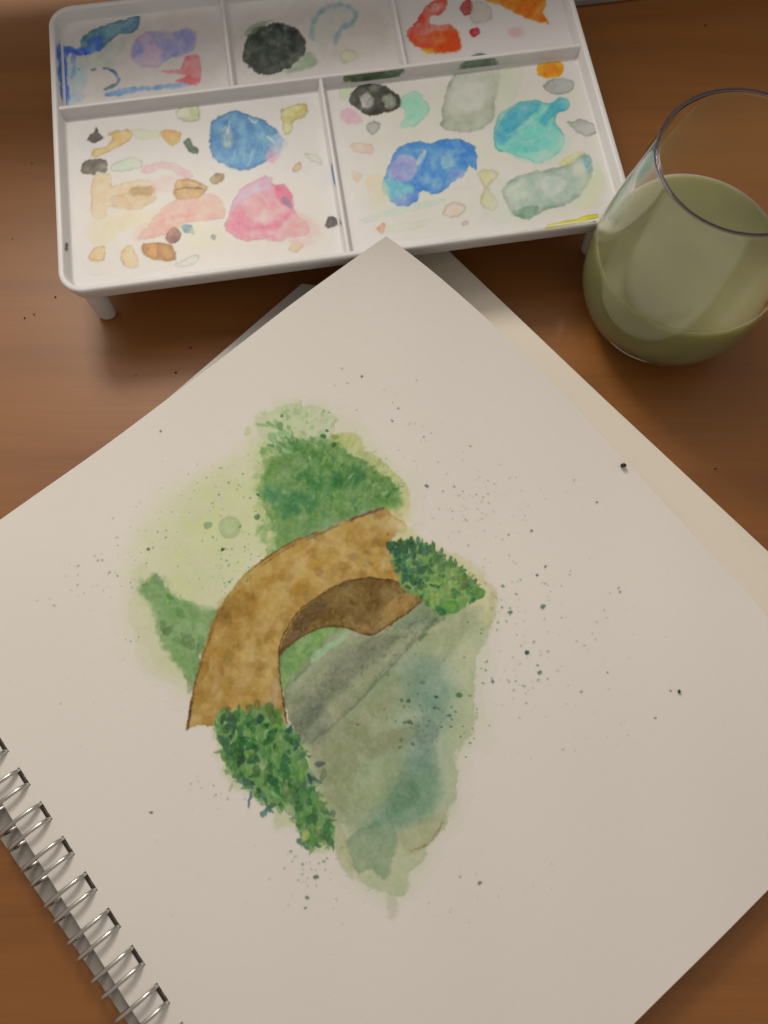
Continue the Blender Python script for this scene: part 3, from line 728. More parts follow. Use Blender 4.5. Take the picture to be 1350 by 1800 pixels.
for j in range(ny-1):
    for i in range(nx-1):
        if not solid[j, i]: continue
        Fp.append((vid(j, i, 0), vid(j, i+1, 0), vid(j+1, i+1, 0), vid(j+1, i, 0)))
        Fp.append((vid(j, i, 1), vid(j+1, i, 1), vid(j+1, i+1, 1), vid(j, i+1, 1)))
        for dj, di, a, b in ((-1, 0, (j, i), (j, i+1)), (1, 0, (j+1, i+1), (j+1, i)), (0, -1, (j+1, i), (j, i)), (0, 1, (j, i+1), (j+1, i+1))):
            jj, ii = j+dj, i+di
            if not (0 <= jj < ny-1 and 0 <= ii < nx-1) or not solid[jj, ii]:
                Fp.append((vid(*b, 0), vid(*a, 0), vid(*a, 1), vid(*b, 1)))
me = bpy.data.meshes.new('page'); me.from_pydata((P2*S).tolist(), [], Fp); me.validate()
me.materials.append(M_page)
me.polygons.foreach_set('use_smooth', [True]*len(me.polygons))
page = link(bpy.data.objects.new('page', me), book); page['label'] = 'cream top page carrying the painting, its far corner resting on the palette'
es = page.modifiers.new('split', 'EDGE_SPLIT'); es.split_angle = math.radians(40)

# lower leaves and board, turned a little against the top page
rng = np.random.default_rng(5)
def leaf(name, z, th, rot, u0, u1, v0, v1, mat, sag=0.0, label=None):
    nu, nv = 25, 25
    A, B = np.meshgrid(np.linspace(u0, u1, nu), np.linspace(v0, v1, nv))
    c_, s_ = math.cos(rot), math.sin(rot)
    X = A*c_-B*s_; Y = A*s_+B*c_
    Z = z+sag*np.clip((A-60)/80, 0, 1)**2*np.clip((40-B)/120, 0, 1)
    Pt = np.stack([X, Y, Z], -1).reshape(-1, 3); Pb = Pt-[0, 0, th]
    f_ = []
    for j in range(nv-1):
        for i in range(nu-1):
            a = j*nu+i; f_.append((a, a+1, a+nu+1, a+nu)); b = a+nu*nv; f_.append((b, b+nu, b+nu+1, b+1))
    for i in range(nu-1):
        for (a, b) in ((i, i+1), ((nv-1)*nu+i+1, (nv-1)*nu+i)): f_.append((b, a, a+nu*nv, b+nu*nv))
    for j in range(nv-1):
        for (a, b) in (((j+1)*nu, j*nu), (j*nu+nu-1, (j+1)*nu+nu-1)): f_.append((b, a, a+nu*nv, b+nu*nv))
    o = mesh_obj(name, (np.concatenate([Pt, Pb])-OFFB).tolist(), f_, mat, book)
    if label: o['label'] = label
    return o
R0 = math.radians(2.6)
leaf('back_cover', 2.6, 2.5, R0, -105.4, 139.5, -94, 132, M_board, 0, 'grey backing board under the leaves')
for k in range(7):
    leaf('page', 3.2+.6*k, .45, R0+rng.normal(0, .0015), -86+.25*k+rng.normal(0, .3), 139.5+.35*k*.5+rng.normal(0, .25), -95, 132.5+rng.normal(0, .4),
         M_page2, sag=.35*k, label='cream leaf beneath the top page' if k == 6 else None)
# translucent sheet peeking out along the upper left edge
tv = [(0, 134, 3.0), (12, 143.2, 3.0), (82, 151.2, 3.0), (86.5, 146.5, 3.0), (96, 120, 3.0), (20, 110, 3.0)]
tv = [(a, b, 7.35) for a, b, _ in tv]
tvv = [(a-UC, b-VC, z) for a, b, z in tv]+[(a-UC, b-VC, z-.12) for a, b, z in tv]; m_ = len(tv)
mesh_obj('translucent_sheet', tvv, [tuple(range(m_)), tuple(range(2*m_-1, m_-1, -1))]+[(i, (i+1) % m_, m_+(i+1) % m_, m_+i) for i in range(m_)], M_trace, book)['label'] = 'grey translucent sheet showing as a strip along the far left edge'

# twin-loop wire binding
def tube(path, r, k=10):
    path = np.asarray(path, float); n_ = len(path)
    tg = np.gradient(path, axis=0); tg /= np.linalg.norm(tg, axis=1)[:, None]
    nrm = np.cross(tg[0], [0.3, .5, .8]); nrm /= np.linalg.norm(nrm)
    vs_, fs_ = [], []
    for i in range(n_):
        nrm = nrm-tg[i]*(nrm@tg[i]); nrm /= np.linalg.norm(nrm); b_ = np.cross(tg[i], nrm)
        vs_ += [tuple(path[i]+r*(math.cos(2*math.pi*q/k)*nrm+math.sin(2*math.pi*q/k)*b_)) for q in range(k)]
    for i in range(n_-1):
        fs_ += [(i*k+q, i*k+(q+1) % k, (i+1)*k+(q+1) % k, (i+1)*k+q) for q in range(k)]
    fs_ += [tuple(range(k-1, -1, -1)), tuple(range((n_-1)*k, n_*k))]
    return vs_, fs_
def loop_path():
    au, az, cu, cz, half = 7.3, 4.1, -98.3, 6.9, 2.65
    arc = [(cu+au*math.cos(a), cz+az*math.sin(a)) for a in np.radians(np.linspace(-14, 255, 44))]
    A = [(u, -half, z) for u, z in arc[::-1]]; B = [(u, half, z) for u, z in arc]
    tip = [(cu+au*math.cos(math.radians(-20))-.1, s_*half*.86, cz+az*math.sin(math.radians(-26))) for s_ in (-1, 1)]
    return A+tip+B
tvs, tfs = tube(loop_path(), .68)
first = None
for i, l in enumerate(LOOPS):
    if first is None:
        first = mesh_obj('wire_loop', [(x-UC, y, z) for x, y, z in tvs], tfs, M_wire, book, smooth=True); o = first
    else:
        o = first.copy(); COL.objects.link(o); o.parent = book
    o.location = (0, (l-VC)*S, 0)

# ------------------------------------------------------------------ the painting
PREF = (194, 184, 164)
cv = Canvas(0, 620, 1350, 1680, PREF)
R = np.random.default_rng(11)
pick = lambda lst: lst[R.integers(len(lst))]
# pale grounds
cv.wash([(470,760),(430,790),(380,825),(320,865),(270,905),(235,960),(225,1010),(232,1080),(262,1150),(300,1195),(338,1205),(350,1160),(380,1090),(430,1010),(480,965),(490,900),(475,820)], (176,178,128), .5, soft=80, edge=0, warp=18, wc=50, gran=.6, gc=26)
cv.wash([(330,860),(420,830),(470,850),(490,950),(440,1000),(390,1070),(330,1060),(280,1010),(300,930)], (170,176,118), .34, soft=60, edge=0, warp=16, wc=40, gran=.6, gc=16)
cv.wash([(236,1010),(260,1000),(300,1060),(340,1150),(345,1208),(300,1200),(262,1180),(240,1130),(230,1060)], (176,174,132), .5, soft=34, edge=.05, warp=8, wc=26)
# pond and ground
cv.wash([(770,1070),(858,1040),(882,1062),(868,1120),(848,1200),(848,1290),(816,1340),(806,1420),(760,1505),(730,1560),(690,1590),(640,1572),(600,1520),(575,1440),(560,1330),(640,1230)], (172,174,138), .42, soft=44, edge=0, warp=14, wc=40, gran=.6, gc=20)
cv.wash([(440,760),(500,700),(580,712),(660,780),(722,850),(722,915),(640,880),(500,960),(455,950)], (176,178,134), .4, soft=40, edge=0, warp=14, wc=34, gran=.6, gc=18)
cv.tint = np.array((.985, .99, .99))
cv.wash([(770,1085),(800,1090),(850,1085),(866,1035),(873,1055),(865,1100),(845,1140),(832,1180),(837,1220),(836,1275),(820,1310),(800,1330),(798,1400),(780,1450),(745,1500),(725,1530),(715,1560),(690,1572),(650,1562),(625,1540),(605,1510),(592,1480),(582,1440),(570,1370),(548,1310),(566,1258),(668,1146)], (160,164,124), .78, soft=10, edge=.05, warp=9, wc=30, gran=.2)
cv.wash([(745,1110),(790,1100),(822,1085),(806,1130),(780,1165),(778,1190),(784,1225),(780,1262),(765,1300),(766,1370),(755,1420),(722,1445),(700,1460),(690,1470),(640,1470),(606,1450),(585,1390),(548,1318),(566,1262),(655,1165)], (132,142,108), .76, soft=16, edge=.05, warp=9, wc=34, col2=(142,150,114), c2c=60)
cv.wash([(568,1322),(640,1288),(735,1276),(735,1305),(650,1330),(590,1350)], (122,120,84), .45, soft=34, edge=0, warp=8)
cv.wash([(600,1275),(680,1200),(745,1150),(760,1180),(700,1250),(620,1300)], (138,136,96), .45, soft=26, edge=0)
cv.wash([(575,1360),(640,1335),(715,1345),(700,1390),(640,1425),(600,1430)], (142,150,108), .6, soft=26, edge=0)
cv.wash([(715,1150),(780,1150),(800,1230),(785,1320),(775,1400),(720,1455),(650,1460),(690,1390),(715,1300),(700,1220)], (122,144,122), .42, soft=56, edge=0, warp=12, wc=40)
cv.wash([(735,1165),(768,1178),(783,1220),(781,1265),(752,1280),(738,1245),(718,1205)], (106,134,112), .42, soft=46, edge=0, warp=9)
cv.wash([(722,1310),(740,1300),(758,1306),(764,1330),(758,1352),(738,1355),(722,1340)], (100,124,110), .4, soft=28, edge=0, warp=7)
cv.wash([(730,1270),(750,1262),(772,1280),(768,1300),(740,1304)], (102,120,100), .5, soft=12, warp=6)
cv.wash([(640,1452),(676,1420),(705,1380),(745,1352),(768,1368),(768,1405),(745,1440),(700,1456),(660,1470)], (104,132,100), .6, soft=40, edge=0, warp=9)
cv.wash([(690,1380),(720,1360),(735,1400),(700,1430)], (84,112,80), .4, soft=24, edge=0)
cv.wash([(612,1474),(650,1452),(697,1458),(692,1500),(687,1530),(681,1545),(670,1543),(657,1532),(642,1530),(628,1536),(618,1510)], (126,140,106), .7, soft=7, edge=.05, warp=5)
cv.wash([(722,1500),(700,1466),(745,1445),(782,1430),(770,1462),(742,1490)], (154,152,112), .6, soft=10, edge=.08)
cv.line([(722,1495),(745,1488),(764,1470),(778,1446)], 3.5, (126,114,74), .6)
cv.wash([(575,1435),(600,1455),(615,1500),(622,1545),(600,1525),(588,1480)], (160,160,114), .6, soft=10)
cv.wash([(680,1575),(696,1575),(698,1608),(684,1612)], (168,160,134), .5, soft=16, edge=0)
cv.wash([(500,1262),(540,1298),(600,1262),(640,1290),(620,1370),(600,1440),(585,1450),(560,1400),(545,1340),(520,1300)], (134,138,100), .8, soft=12, edge=0, warp=6)
cv.wash([(735,1075),(770,1070),(820,1060),(845,1075),(830,1110),(780,1150),(735,1140),(720,1110)], (150,154,114), .8, soft=18, edge=0, warp=6)
cv.tint = np.ones(3)
# under the arch: grass, mint strip, grey path
cv.wash([(488,1146),(516,1118),(550,1102),(585,1094),(622,1100),(590,1130),(550,1160),(515,1200),(497,1215)], (112,142,78), .92, soft=3, gran=.3, col2=(96,130,72), c2c=14)
cv.wash([(500,1205),(540,1160),(600,1104),(650,1106),(700,1076),(745,1043),(776,1068),(786,1085),(765,1100),(740,1112),(690,1162),(640,1217),(590,1272),(556,1305),(532,1302),(512,1275),(502,1240)], (130,134,102), .92, soft=5, edge=.08, gran=.3, col2=(138,142,106), c2c=40)
cv.wash([(548,1152),(590,1122),(612,1110),(606,1124),(570,1150),(550,1164)], (140,172,124), .75, soft=8, edge=0)
cv.wash([(520,1245),(560,1205),(610,1150),(655,1120),(700,1112),(690,1130),(650,1172),(600,1215),(545,1262)], (102,106,82), .48, soft=26, edge=0, gran=.5, gc=7)
cv.wash([(512,1262),(560,1240),(580,1262),(566,1300),(536,1304)], (92,98,80), .45, soft=20, edge=0, gran=.5, gc=7)
cv.wash([(690,1105),(735,1078),(765,1072),(770,1090),(720,1105)], (112,128,96), .5, soft=14, edge=0)
cv.line([(545,1285),(640,1192),(736,1108)], 16, (152,154,120), .42, soft=7)
cv.line([(548,1306),(600,1262),(665,1196),(722,1134),(765,1088)], 4.5, (96,94,70), .4, soft=2.5)
cv.line([(505,1206),(545,1168)], 5, (88,110,72), .5, soft=3); cv.line([(738,1124),(766,1088)], 7, (88,104,72), .6, soft=2.5); cv.line([(722,1098),(742,1090)], 4, (86,100,70), .6, soft=2)
for k in range(130):                                     # dry-brush grain on the path
    t = R.random(); x = 515+t*230+R.normal(0, 14); y = 1262-t*172+R.normal(0, 20)
    cv.dab(x, y, R.uniform(2, 7), R.uniform(.8, 1.8), -.75+R.normal(0, .3), pick([(94,94,70),(104,104,80),(150,152,122)]), .35)
# tree behind the bridge
TREE = [(470,815),(480,800),(500,795),(525,776),(560,770),(590,782),(612,798),(640,812),(662,828),(690,855),(707,882),(700,889),(670,894),(640,906),(600,922),(560,940),(520,962),(490,978),(478,972),(480,940),(468,900),(463,860)]
cv.wash([(452,742),(470,726),(490,716),(520,706),(550,714),(575,728),(592,735),(586,752),(572,778),(540,790),(500,805),(468,800),(460,770)], (168,176,132), .66, soft=10, edge=.05, warp=10, wc=16)
cv.wash([(575,772),(600,760),(632,768),(642,792),(662,798),(684,822),(704,842),(717,866),(716,892),(700,905),(640,870),(600,830)], (168,168,106), .7, soft=6, edge=.05, warp=6)
cv.wash([(452,790),(470,780),(490,800),(480,860),(490,960),(470,980),(455,940),(452,860)], (164,172,112), .55, soft=22, edge=0, warp=8)
cv.wash([(700,900),(716,890),(722,915),(700,930),(690,915)], (186,176,124), .5, soft=8, edge=0)
for k in range(120):                                     # loose pale leaves round the crown
    i_ = R.integers(0, 13); a_, b_ = np.array(TREE[(i_+18) % 22]), np.array(TREE[(i_+19) % 22]); t = R.random(); p_ = a_*(1-t)+b_*t
    o_ = p_-np.array((575, 880)); o_ /= np.linalg.norm(o_); p_ = p_+o_*R.uniform(-4, 16)
    cv.dab(p_[0], p_[1], R.uniform(4, 11), R.uniform(2.4, 5), math.atan2(o_[1], o_[0])+R.normal(0, .5), pick([(150,162,104),(166,170,112),(132,152,92),(158,168,118)]), R.uniform(.2, .5), soft=.4)
cv.wash(TREE, (98,130,70), .9, soft=14, edge=.0, warp=10, wc=16, gran=.3, col2=(92,126,70), c2c=22)
for k in range(330):
    x, y = R.uniform(460, 712), R.uniform(768, 980)
    if not in_poly(x, y, TREE): continue
    dx, dy = (x-570)/110, (y-860)/90; dark = math.exp(-(dx*dx+dy*dy)*1.3)
    base = np.array((54,102,58))*dark+np.array((122,146,86))*(1-dark) if R.random() < .62 else np.array(pick([(120,148,84),(76,120,64),(66,108,70),(132,150,92)]))
    cv.dab(x, y, R.uniform(3, 12), R.uniform(2.5, 8), R.uniform(0, 3.14), base+R.normal(0, 7, 3), R.uniform(.2, .55), soft=.5)
for k in range(170):
    x, y = R.uniform(462, 708), R.uniform(772, 972)
    if in_poly(x, y, TREE): cv.dab(x, y, R.uniform(2, 6), R.uniform(1.4, 3), R.uniform(0, 3.1), np.array(pick([(54,94,50),(66,104,56),(128,152,90),(140,160,98)])), R.uniform(.15, .4), soft=.25, taper=.5)
cv.wash([(496,872),(530,862),(560,866),(552,892),(520,905),(496,898)], (52,100,60), .55, soft=18, edge=0, warp=8); cv.wash([(590,826),(625,820),(640,838),(620,856),(588,852)], (56,100,60), .5, soft=14, edge=0, warp=8)
cv.wash([(464,862),(480,852),(494,870),(486,890),(468,884)], (80,124,92), .6, soft=14, edge=0); cv.wash([(540,840),(600,838),(606,858),(550,864)], (58,106,58), .4, soft=14, edge=0)
cv.wash([(486,950),(540,930),(560,935),(500,968)], (124,146,96), .5, soft=12, edge=0); cv.wash([(560,920),(640,896),(650,904),(570,938)], (120,138,100), .55, soft=10, edge=0)
for (x, y, L, W, a, c) in [(612,777,13,3.2,-1.25,(160,168,104)),(622,780,13,3,-.95,(156,164,100)),(634,792,13,3.4,-.7,(160,164,104)),(652,800,15,3.2,-.75,(166,168,118)),(600,772,11,3,-1.6,(164,168,104)),(588,768,8,5,0,(128,138,72)),(462,748,11,3,.15,(118,146,88)),(476,746,10,3.4,.5,(110,142,82)),(492,750,8,6,1.2,(88,130,72)),(508,752,6,4,1.,(116,148,92)),(586,744,11,3.2,-1.1,(150,162,112)),(574,738,9,3,-1.3,(168,172,128)),(548,726,9,3,-1.4,(170,174,132)),(500,720,10,6,-1.5,(172,176,132)),(524,716,14,6,-1.2,(168,174,130)),(640,812,10,4,.3,(86,118,66)),(652,822,10,4,-.3,(96,122,70)),(688,872,12,5,.4,(92,128,74)),(480,770,12,8,.9,(122,154,102)),(500,765,14,9,.4,(130,160,108)),(478,900,10,6,1.2,(126,144,84)),(470,890,11,7,1.4,(136,150,90)),(436,758,6,9,.2,(172,172,122)),(505,790,14,10,.3,(150,172,124)),(470,812,9,5,.1,(110,140,80))]:
    cv.dab(x, y, L, W, a, c, .7, soft=.45)
for k in range(90):                                      # ragged crown: brush-tip strokes fanning outwards
    t = R.random(); x = 468+t*232; y = 800-46*math.sin(min(1, t*1.5)*math.pi)*(1-t*.6)+t*68+R.normal(0, 7)
    a_ = math.atan2(y-900, x-570)+R.normal(0, .3)
    cv.dab(x, y, R.uniform(6, 14), R.uniform(2, 4.4), a_, np.array(pick([(84,122,64),(104,138,76),(128,154,92),(150,166,108),(70,112,62)])), R.uniform(.3, .65), soft=.3, taper=.3)
for k in range(40):
    x, y = R.normal(466, 7), R.uniform(790, 975)
    cv.dab(x, y, R.uniform(5, 13), R.uniform(3, 7), R.uniform(0, 3.1), np.array(pick([(128,152,94),(148,164,108),(110,142,84)])), R.uniform(.2, .45), soft=.6)
for k in range(60):
    x, y = R.uniform(462, 580), R.uniform(722, 806)
    cv.dab(x, y, R.uniform(3, 9), R.uniform(2, 5), R.uniform(0, 3.1), np.array(pick([(128,158,102),(150,168,118),(112,146,86),(168,178,134)])), R.uniform(.2, .5), soft=.35, taper=.4)
for k in range(46):
    x, y = R.uniform(480, 690), R.uniform(800, 900)
    if in_poly(x, y, TREE): cv.dab(x, y, R.uniform(4, 11), R.uniform(2.5, 5), R.uniform(0, 3.1), np.array(pick([(140,160,92),(124,150,82)])), R.uniform(.25, .5), soft=.45)
# bush on the far left
cv.tint = np.array((.90, .91, .86))
LB = [(245,1025),(262,1020),(275,1012),(290,1026),(300,1042),(330,1055),(360,1070),(387,1070),(378,1100),(362,1132),(350,1168),(341,1208),(332,1202),(318,1172),(296,1150),(280,1115),(270,1070),(250,1050)]
cv.wash(LB, (126,156,102), .82, soft=13, edge=.05, warp=7, wc=14, col2=(118,150,92), c2c=18)
for k in range(70):
    x, y = R.uniform(248, 385), R.uniform(1015, 1205)
    if in_poly(x, y, LB): cv.dab(x, y, R.uniform(5, 14), R.uniform(4, 9), R.uniform(.3, 2), pick([(100,140,78),(112,146,90),(138,158,112),(106,128,88),(128,150,88)]), R.uniform(.25, .5), soft=.5)
for (x, y, L, W, a, c) in [(276,1020,9,4,1.3,(114,144,100)),(284,1030,10,5,1.1,(108,140,94)),(254,1028,7,3,-.3,(96,132,84)),(296,1108,14,7,-.7,(98,128,78)),(318,1078,12,8,.6,(102,144,82)),(332,1130,18,12,.9,(112,132,90)),(348,1142,3,12,.05,(96,126,80)),(334,1205,6,14,.1,(146,152,118)),(300,1050,9,5,.7,(92,138,70)),(262,1046,8,8,0,(146,158,124))]:
    cv.dab(x, y, L, W, a, c, .6, soft=.4)
# the bridge
cv.tint = np.array((.975, 1.05, 1.05))
BR = [(328,1280),(333,1250),(340,1210),(350,1170),(362,1130),(375,1090),(395,1055),(420,1020),(450,992),(490,966),(530,946),(580,926),(630,906),(672,894),(684,899),(700,911),(715,930),(705,937),(698,938),(686,952),(684,965),(692,990),(702,1015),(712,1034),(690,1030),(650,1022),(620,1026),(590,1036),(560,1056),(530,1081),(510,1106),(498,1130),(493,1155),(491,1190),(496,1225),(503,1258),(500,1278),(470,1264),(440,1262),(400,1268),(376,1278),(350,1274)]
cv.wash(BR, (170,132,74), .97, soft=2.6, edge=.08, ew=5, warp=2.2, wc=12, gran=.10, gc=8, col2=(156,114,56), c2c=30)
for k in range(150):
    t = R.random(); a_ = math.pi*(1.0-.62*t)
    rr = R.uniform(.05, .95)
    o_ = np.array([328+ (672-328)*t, 1270-(377)*math.sin(t*math.pi/2)**.9]); i_ = np.array([500+(700-500)*t**1.3, 1262-(244)*math.sin(min(1, t*1.15)*math.pi/2)**.9])
    x, y = o_*(1-rr)+i_*rr
    if in_poly(x, y, BR): cv.dab(x, y, R.uniform(5, 18), R.uniform(4, 12), R.uniform(0, 3.1), np.array(pick([(138,100,44),(150,110,50),(182,144,90),(176,138,78),(132,98,50),(188,150,90)]))+R.normal(0, 5, 3), R.uniform(.18, .5), soft=.6)
for (x, y, L, W, a, c, al) in [(412,1070,30,20,.2,(132,94,40),.5),(395,1085,20,14,.9,(122,88,42),.5),(526,1035,20,14,-.4,(148,102,36),.6),(440,1050,14,9,.3,(134,98,46),.5),(600,995,18,8,-.2,(140,104,50),.5),(560,990,26,10,-.4,(162,116,46),.4),(520,965,26,8,-.4,(160,114,48),.5),(425,1190,30,26,1.2,(178,138,86),.5),(460,1170,16,10,.3,(138,100,50),.5),(380,1200,8,30,.2,(172,134,88),.5),(485,1215,9,30,0,(168,130,98),.7),(474,1245,14,12,0,(166,126,98),.6),(680,925,20,14,.2,(178,136,90),.7),(650,940,20,12,0,(176,134,76),.5),(360,1175,8,26,.3,(136,92,40),.5),(350,1230,9,20,.2,(156,112,54),.5),(478,1110,8,20,.5,(140,100,44),.5),(345,1262,12,8,0,(180,144,96),.6),(655,980,22,12,0,(168,128,68),.4),(390,1240,14,10,0,(146,106,54),.4)]:
    cv.dab(x, y, L, W, a, c, al, soft=.6)
cv.dab(696, 918, 24, 17, .8, (192,160,114), .75, soft=.9)
cv.dab(708, 928, 12, 10, .8, (196,176,136), .6, soft=.9)
VA = [(492,1152),(497,1128),(510,1100),(530,1075),(560,1050),(590,1030),(620,1020),(650,1016),(690,1021),(720,1034),(743,1052),(726,1070),(700,1088),(672,1107),(652,1117),(640,1114),(622,1108),(600,1103),(572,1103),(542,1114),(516,1130),(500,1146)]
cv.wash(VA, (120,90,48), .97, soft=2.2, edge=.10, warp=1.5, gran=.12, gc=6, col2=(108,78,40), c2c=22)
cv.wash([(660,1108),(680,1060),(720,1042),(740,1052),(704,1086)], (158,120,70), .75, soft=14, edge=0); cv.wash([(600,1100),(640,1095),(652,1114),(625,1108)], (142,102,54), .6, soft=10, edge=0)
cv.wash([(500,1130),(530,1080),(560,1055),(575,1065),(545,1100),(510,1130)], (92,68,46), .5, soft=12, edge=0)
for k in range(90):
    x, y = R.uniform(505, 735), R.uniform(1020, 1112)
    if in_poly(x, y, VA): cv.dab(x, y, R.uniform(3, 11), R.uniform(.7, 2), -.9+R.normal(0, .6), pick([(84,60,32),(140,106,62),(164,128,80),(96,70,36)]), R.uniform(.2, .45))
DK = (70, 48, 30)
cv.line([(504,1272),(497,1228),(491,1180),(492,1138),(503,1106),(530,1071),(570,1042),(604,1024),(650,1015),(700,1024),(742,1051)], 2.4, DK, .6, soft=1.1)
cv.line([(496,1142),(516,1128),(542,1112),(572,1102),(600,1102),(624,1108),(650,1117),(672,1106),(702,1087),(728,1068)], 2.6, (84,62,36), .7, soft=1)
cv.line([(329,1281),(334,1250),(341,1210),(352,1170)], 3, (96,66,36), .55, soft=1.6); cv.line([(352,1170),(364,1130),(384,1080)], 5, (122,82,36), .6, soft=2.5)
cv.line([(330,1280),(338,1235)], 3.4, (70,52,36), .6, soft=1.4)
cv.line([(448,996),(480,972),(520,950),(556,936)], 2.6, (116,76,36), .75, soft=1); cv.line([(462,994),(495,970),(520,956)], 1.8, (110,74,40), .6, soft=.9)
cv.line([(540,948),(570,934),(592,924)], 3.4, (98,96,66), .7, soft=1.4); cv.line([(616,914),(645,903),(673,893)], 4.4, (104,74,60), .8, soft=1.2)
# bush right of the bridge
cv.tint = np.ones(3)
cv.wash([(826,1010),(845,1020),(870,1035),(874,1055),(866,1095),(850,1100),(846,1070),(820,1060)], (176,170,116), .55, soft=7, edge=.1, warp=4)
cv.wash([(690,945),(722,930),(735,945),(780,965),(830,990),(850,1020),(800,1060),(720,1020)], (172,168,112), .55, soft=14, edge=0, warp=6)
RB = [(686,960),(700,950),(722,952),(745,958),(765,966),(775,980),(800,992),(815,1005),(832,1018),(838,1040),(825,1058),(812,1072),(790,1080),(772,1083),(757,1072),(742,1052),(716,1042),(702,1022),(692,992)]
cv.wash(RB, (104,136,74), .93, soft=4, edge=.08, warp=5, wc=12, col2=(122,148,80), c2c=16)
for k in range(210):
    x, y = R.uniform(684, 846), R.uniform(948, 1084)
    if not in_poly(x, y, RB): continue
    left = np.clip((790-x)/90, 0, 1)
    c = np.array(pick([(50,84,58),(58,94,66),(64,98,54),(46,80,50)])) if R.random() < left else np.array(pick([(82,122,60),(96,134,64),(124,152,78),(70,110,66),(132,156,84)]))
    cv.dab(x, y, R.uniform(3, 8), R.uniform(2, 4.5), R.uniform(-2.2, .4), c+R.normal(0, 5, 3), R.uniform(.35, .75), soft=.3)
for (x, y, L, W, a, c) in [(685,957,7,3.4,.9,(92,112,62)),(694,966,10,4,.9,(92,116,64)),(697,976,8,4,.8,(90,102,86)),(706,956,10,3.4,.9,(86,116,60)),(722,954,12,6,1.6,(60,96,62)),(712,965,9,4,1.2,(64,98,64)),(741,956,10,3.4,1.75,(104,118,84)),(738,966,9,3.6,1.8,(72,98,64)),(752,964,7,2.8,1.6,(84,108,70)),(762,958,9,2.6,1.3,(108,128,92)),(766,972,9,4,1.2,(84,112,70)),(774,992,12,6,1.7,(86,122,68)),(792,984,8,3.2,1.6,(84,118,62)),(800,990,9,2.8,1.5,(92,120,78)),(810,1000,8,3.4,2.3,(104,132,78)),(817,1014,7,4,1.9,(84,112,66)),(836,1022,6,3.4,1.9,(58,92,54)),(842,1046,15,8,-.75,(82,124,60)),(830,1056,8,4,-.9,(60,104,58)),(799,1042,11,8,1.1,(70,112,64)),(775,1072,12,9,.6,(56,104,66)),(763,1030,10,3.4,.2,(44,84,50)),(776,1012,7,2.6,.1,(58,92,48)),(790,1066,20,12,.2,(94,140,68)),(690,988,7,4,.6,(104,128,82)),(724,976,8,6,.4,(88,124,100)),(820,1030,12,8,.4,(96,132,82))]:
    cv.dab(x, y, L, W, a+math.pi, c, .85, soft=.25)
edge_ = chaikin([(684,962),(700,950),(722,950),(746,954),(766,964),(784,982),(804,996),(820,1012),(838,1030),(846,1044)], 2, False)
for k in range(64):
    p_ = edge_[R.integers(len(edge_))]; o_ = p_-np.array((738, 1050)); o_ /= np.linalg.norm(o_)
    a_ = math.atan2(o_[1], o_[0])+R.normal(0, .35); d_ = R.uniform(-22, 3)
    tq = np.clip((p_[0]-690)/120, 0, 1); c = np.array((56,90,60))*(1-tq)+np.array((88,122,70))*tq+R.normal(0, 9, 3)
    cv.dab(p_[0]+o_[0]*d_, p_[1]+o_[1]*d_, R.uniform(6, 11), R.uniform(2.6, 4.2), a_, c, R.uniform(.6, .9), soft=.22, taper=-.15)
for k in range(40):
    x, y = R.uniform(695, 745), R.uniform(962, 1036)
    if in_poly(x, y, RB): cv.dab(x, y, R.uniform(4, 10), R.uniform(3, 6), R.uniform(-2, 0), np.array(pick([(48,80,56),(54,88,64),(70,106,80)])), R.uniform(.4, .7), soft=.35)
for k in range(26):
    x, y = R.uniform(755, 815), R.uniform(995, 1050)
    if in_poly(x, y, RB): cv.dab(x, y, R.uniform(3, 8), R.uniform(2.5, 5), R.uniform(-2, 0), np.array(pick([(128,154,80),(138,160,88),(110,144,72)])), R.uniform(.4, .7), soft=.35)
# bush at the foot of the bridge
BB = [(378,1262),(392,1246),(408,1252),(420,1246),(440,1250),(452,1240),(470,1242),(485,1246),(500,1270),(506,1282),(520,1292),(528,1306),(538,1330),(548,1368),(558,1398),(578,1430),(585,1460),(584,1484),(562,1482),(540,1492),(528,1470),(522,1440),(500,1422),(478,1412),(455,1406),(440,1388),(415,1368),(400,1350),(388,1312)]
cv.wash([(380,1280),(470,1250),(540,1310),(570,1400),(592,1440),(588,1492),(545,1500),(520,1450),(485,1458),(480,1430),(440,1400),(398,1368),(384,1320)], (158,166,116), .5, soft=14, edge=0, warp=8)
cv.wash(BB, (104,136,78), .93, soft=4, edge=.06, warp=5, wc=12, col2=(94,128,70), c2c=18)
for k in range(420):
    x, y = R.uniform(378, 590), R.uniform(1240, 1492)
    if not in_poly(x, y, BB): continue
    axis = abs((x-(405+(y-1250)*.68))/60)
    dark = np.exp(-axis**2)*(1 if y < 1400 else .6)
    c = np.array(pick([(48,88,46),(56,98,52),(62,100,54),(52,86,60)])) if R.random() < dark*.72 else np.array(pick([(84,124,62),(96,134,72),(112,142,84),(120,150,92),(78,116,58)]))
    cv.dab(x, y, R.uniform(5, 14), R.uniform(3, 6.5), 1.3+R.normal(0, .75), c+R.normal(0, 6, 3), R.uniform(.45, .9), soft=.2, taper=.65)
for k in range(46):
    x, y = R.uniform(385, 580), R.uniform(1270, 1485)
    if in_poly(x, y, BB): cv.dab(x, y, R.uniform(4, 11), R.uniform(2, 4.5), 1.4+R.normal(0, .6), np.array(pick([(134,160,100),(122,150,88),(142,164,112)])), R.uniform(.5, .8), soft=.25, taper=.6)
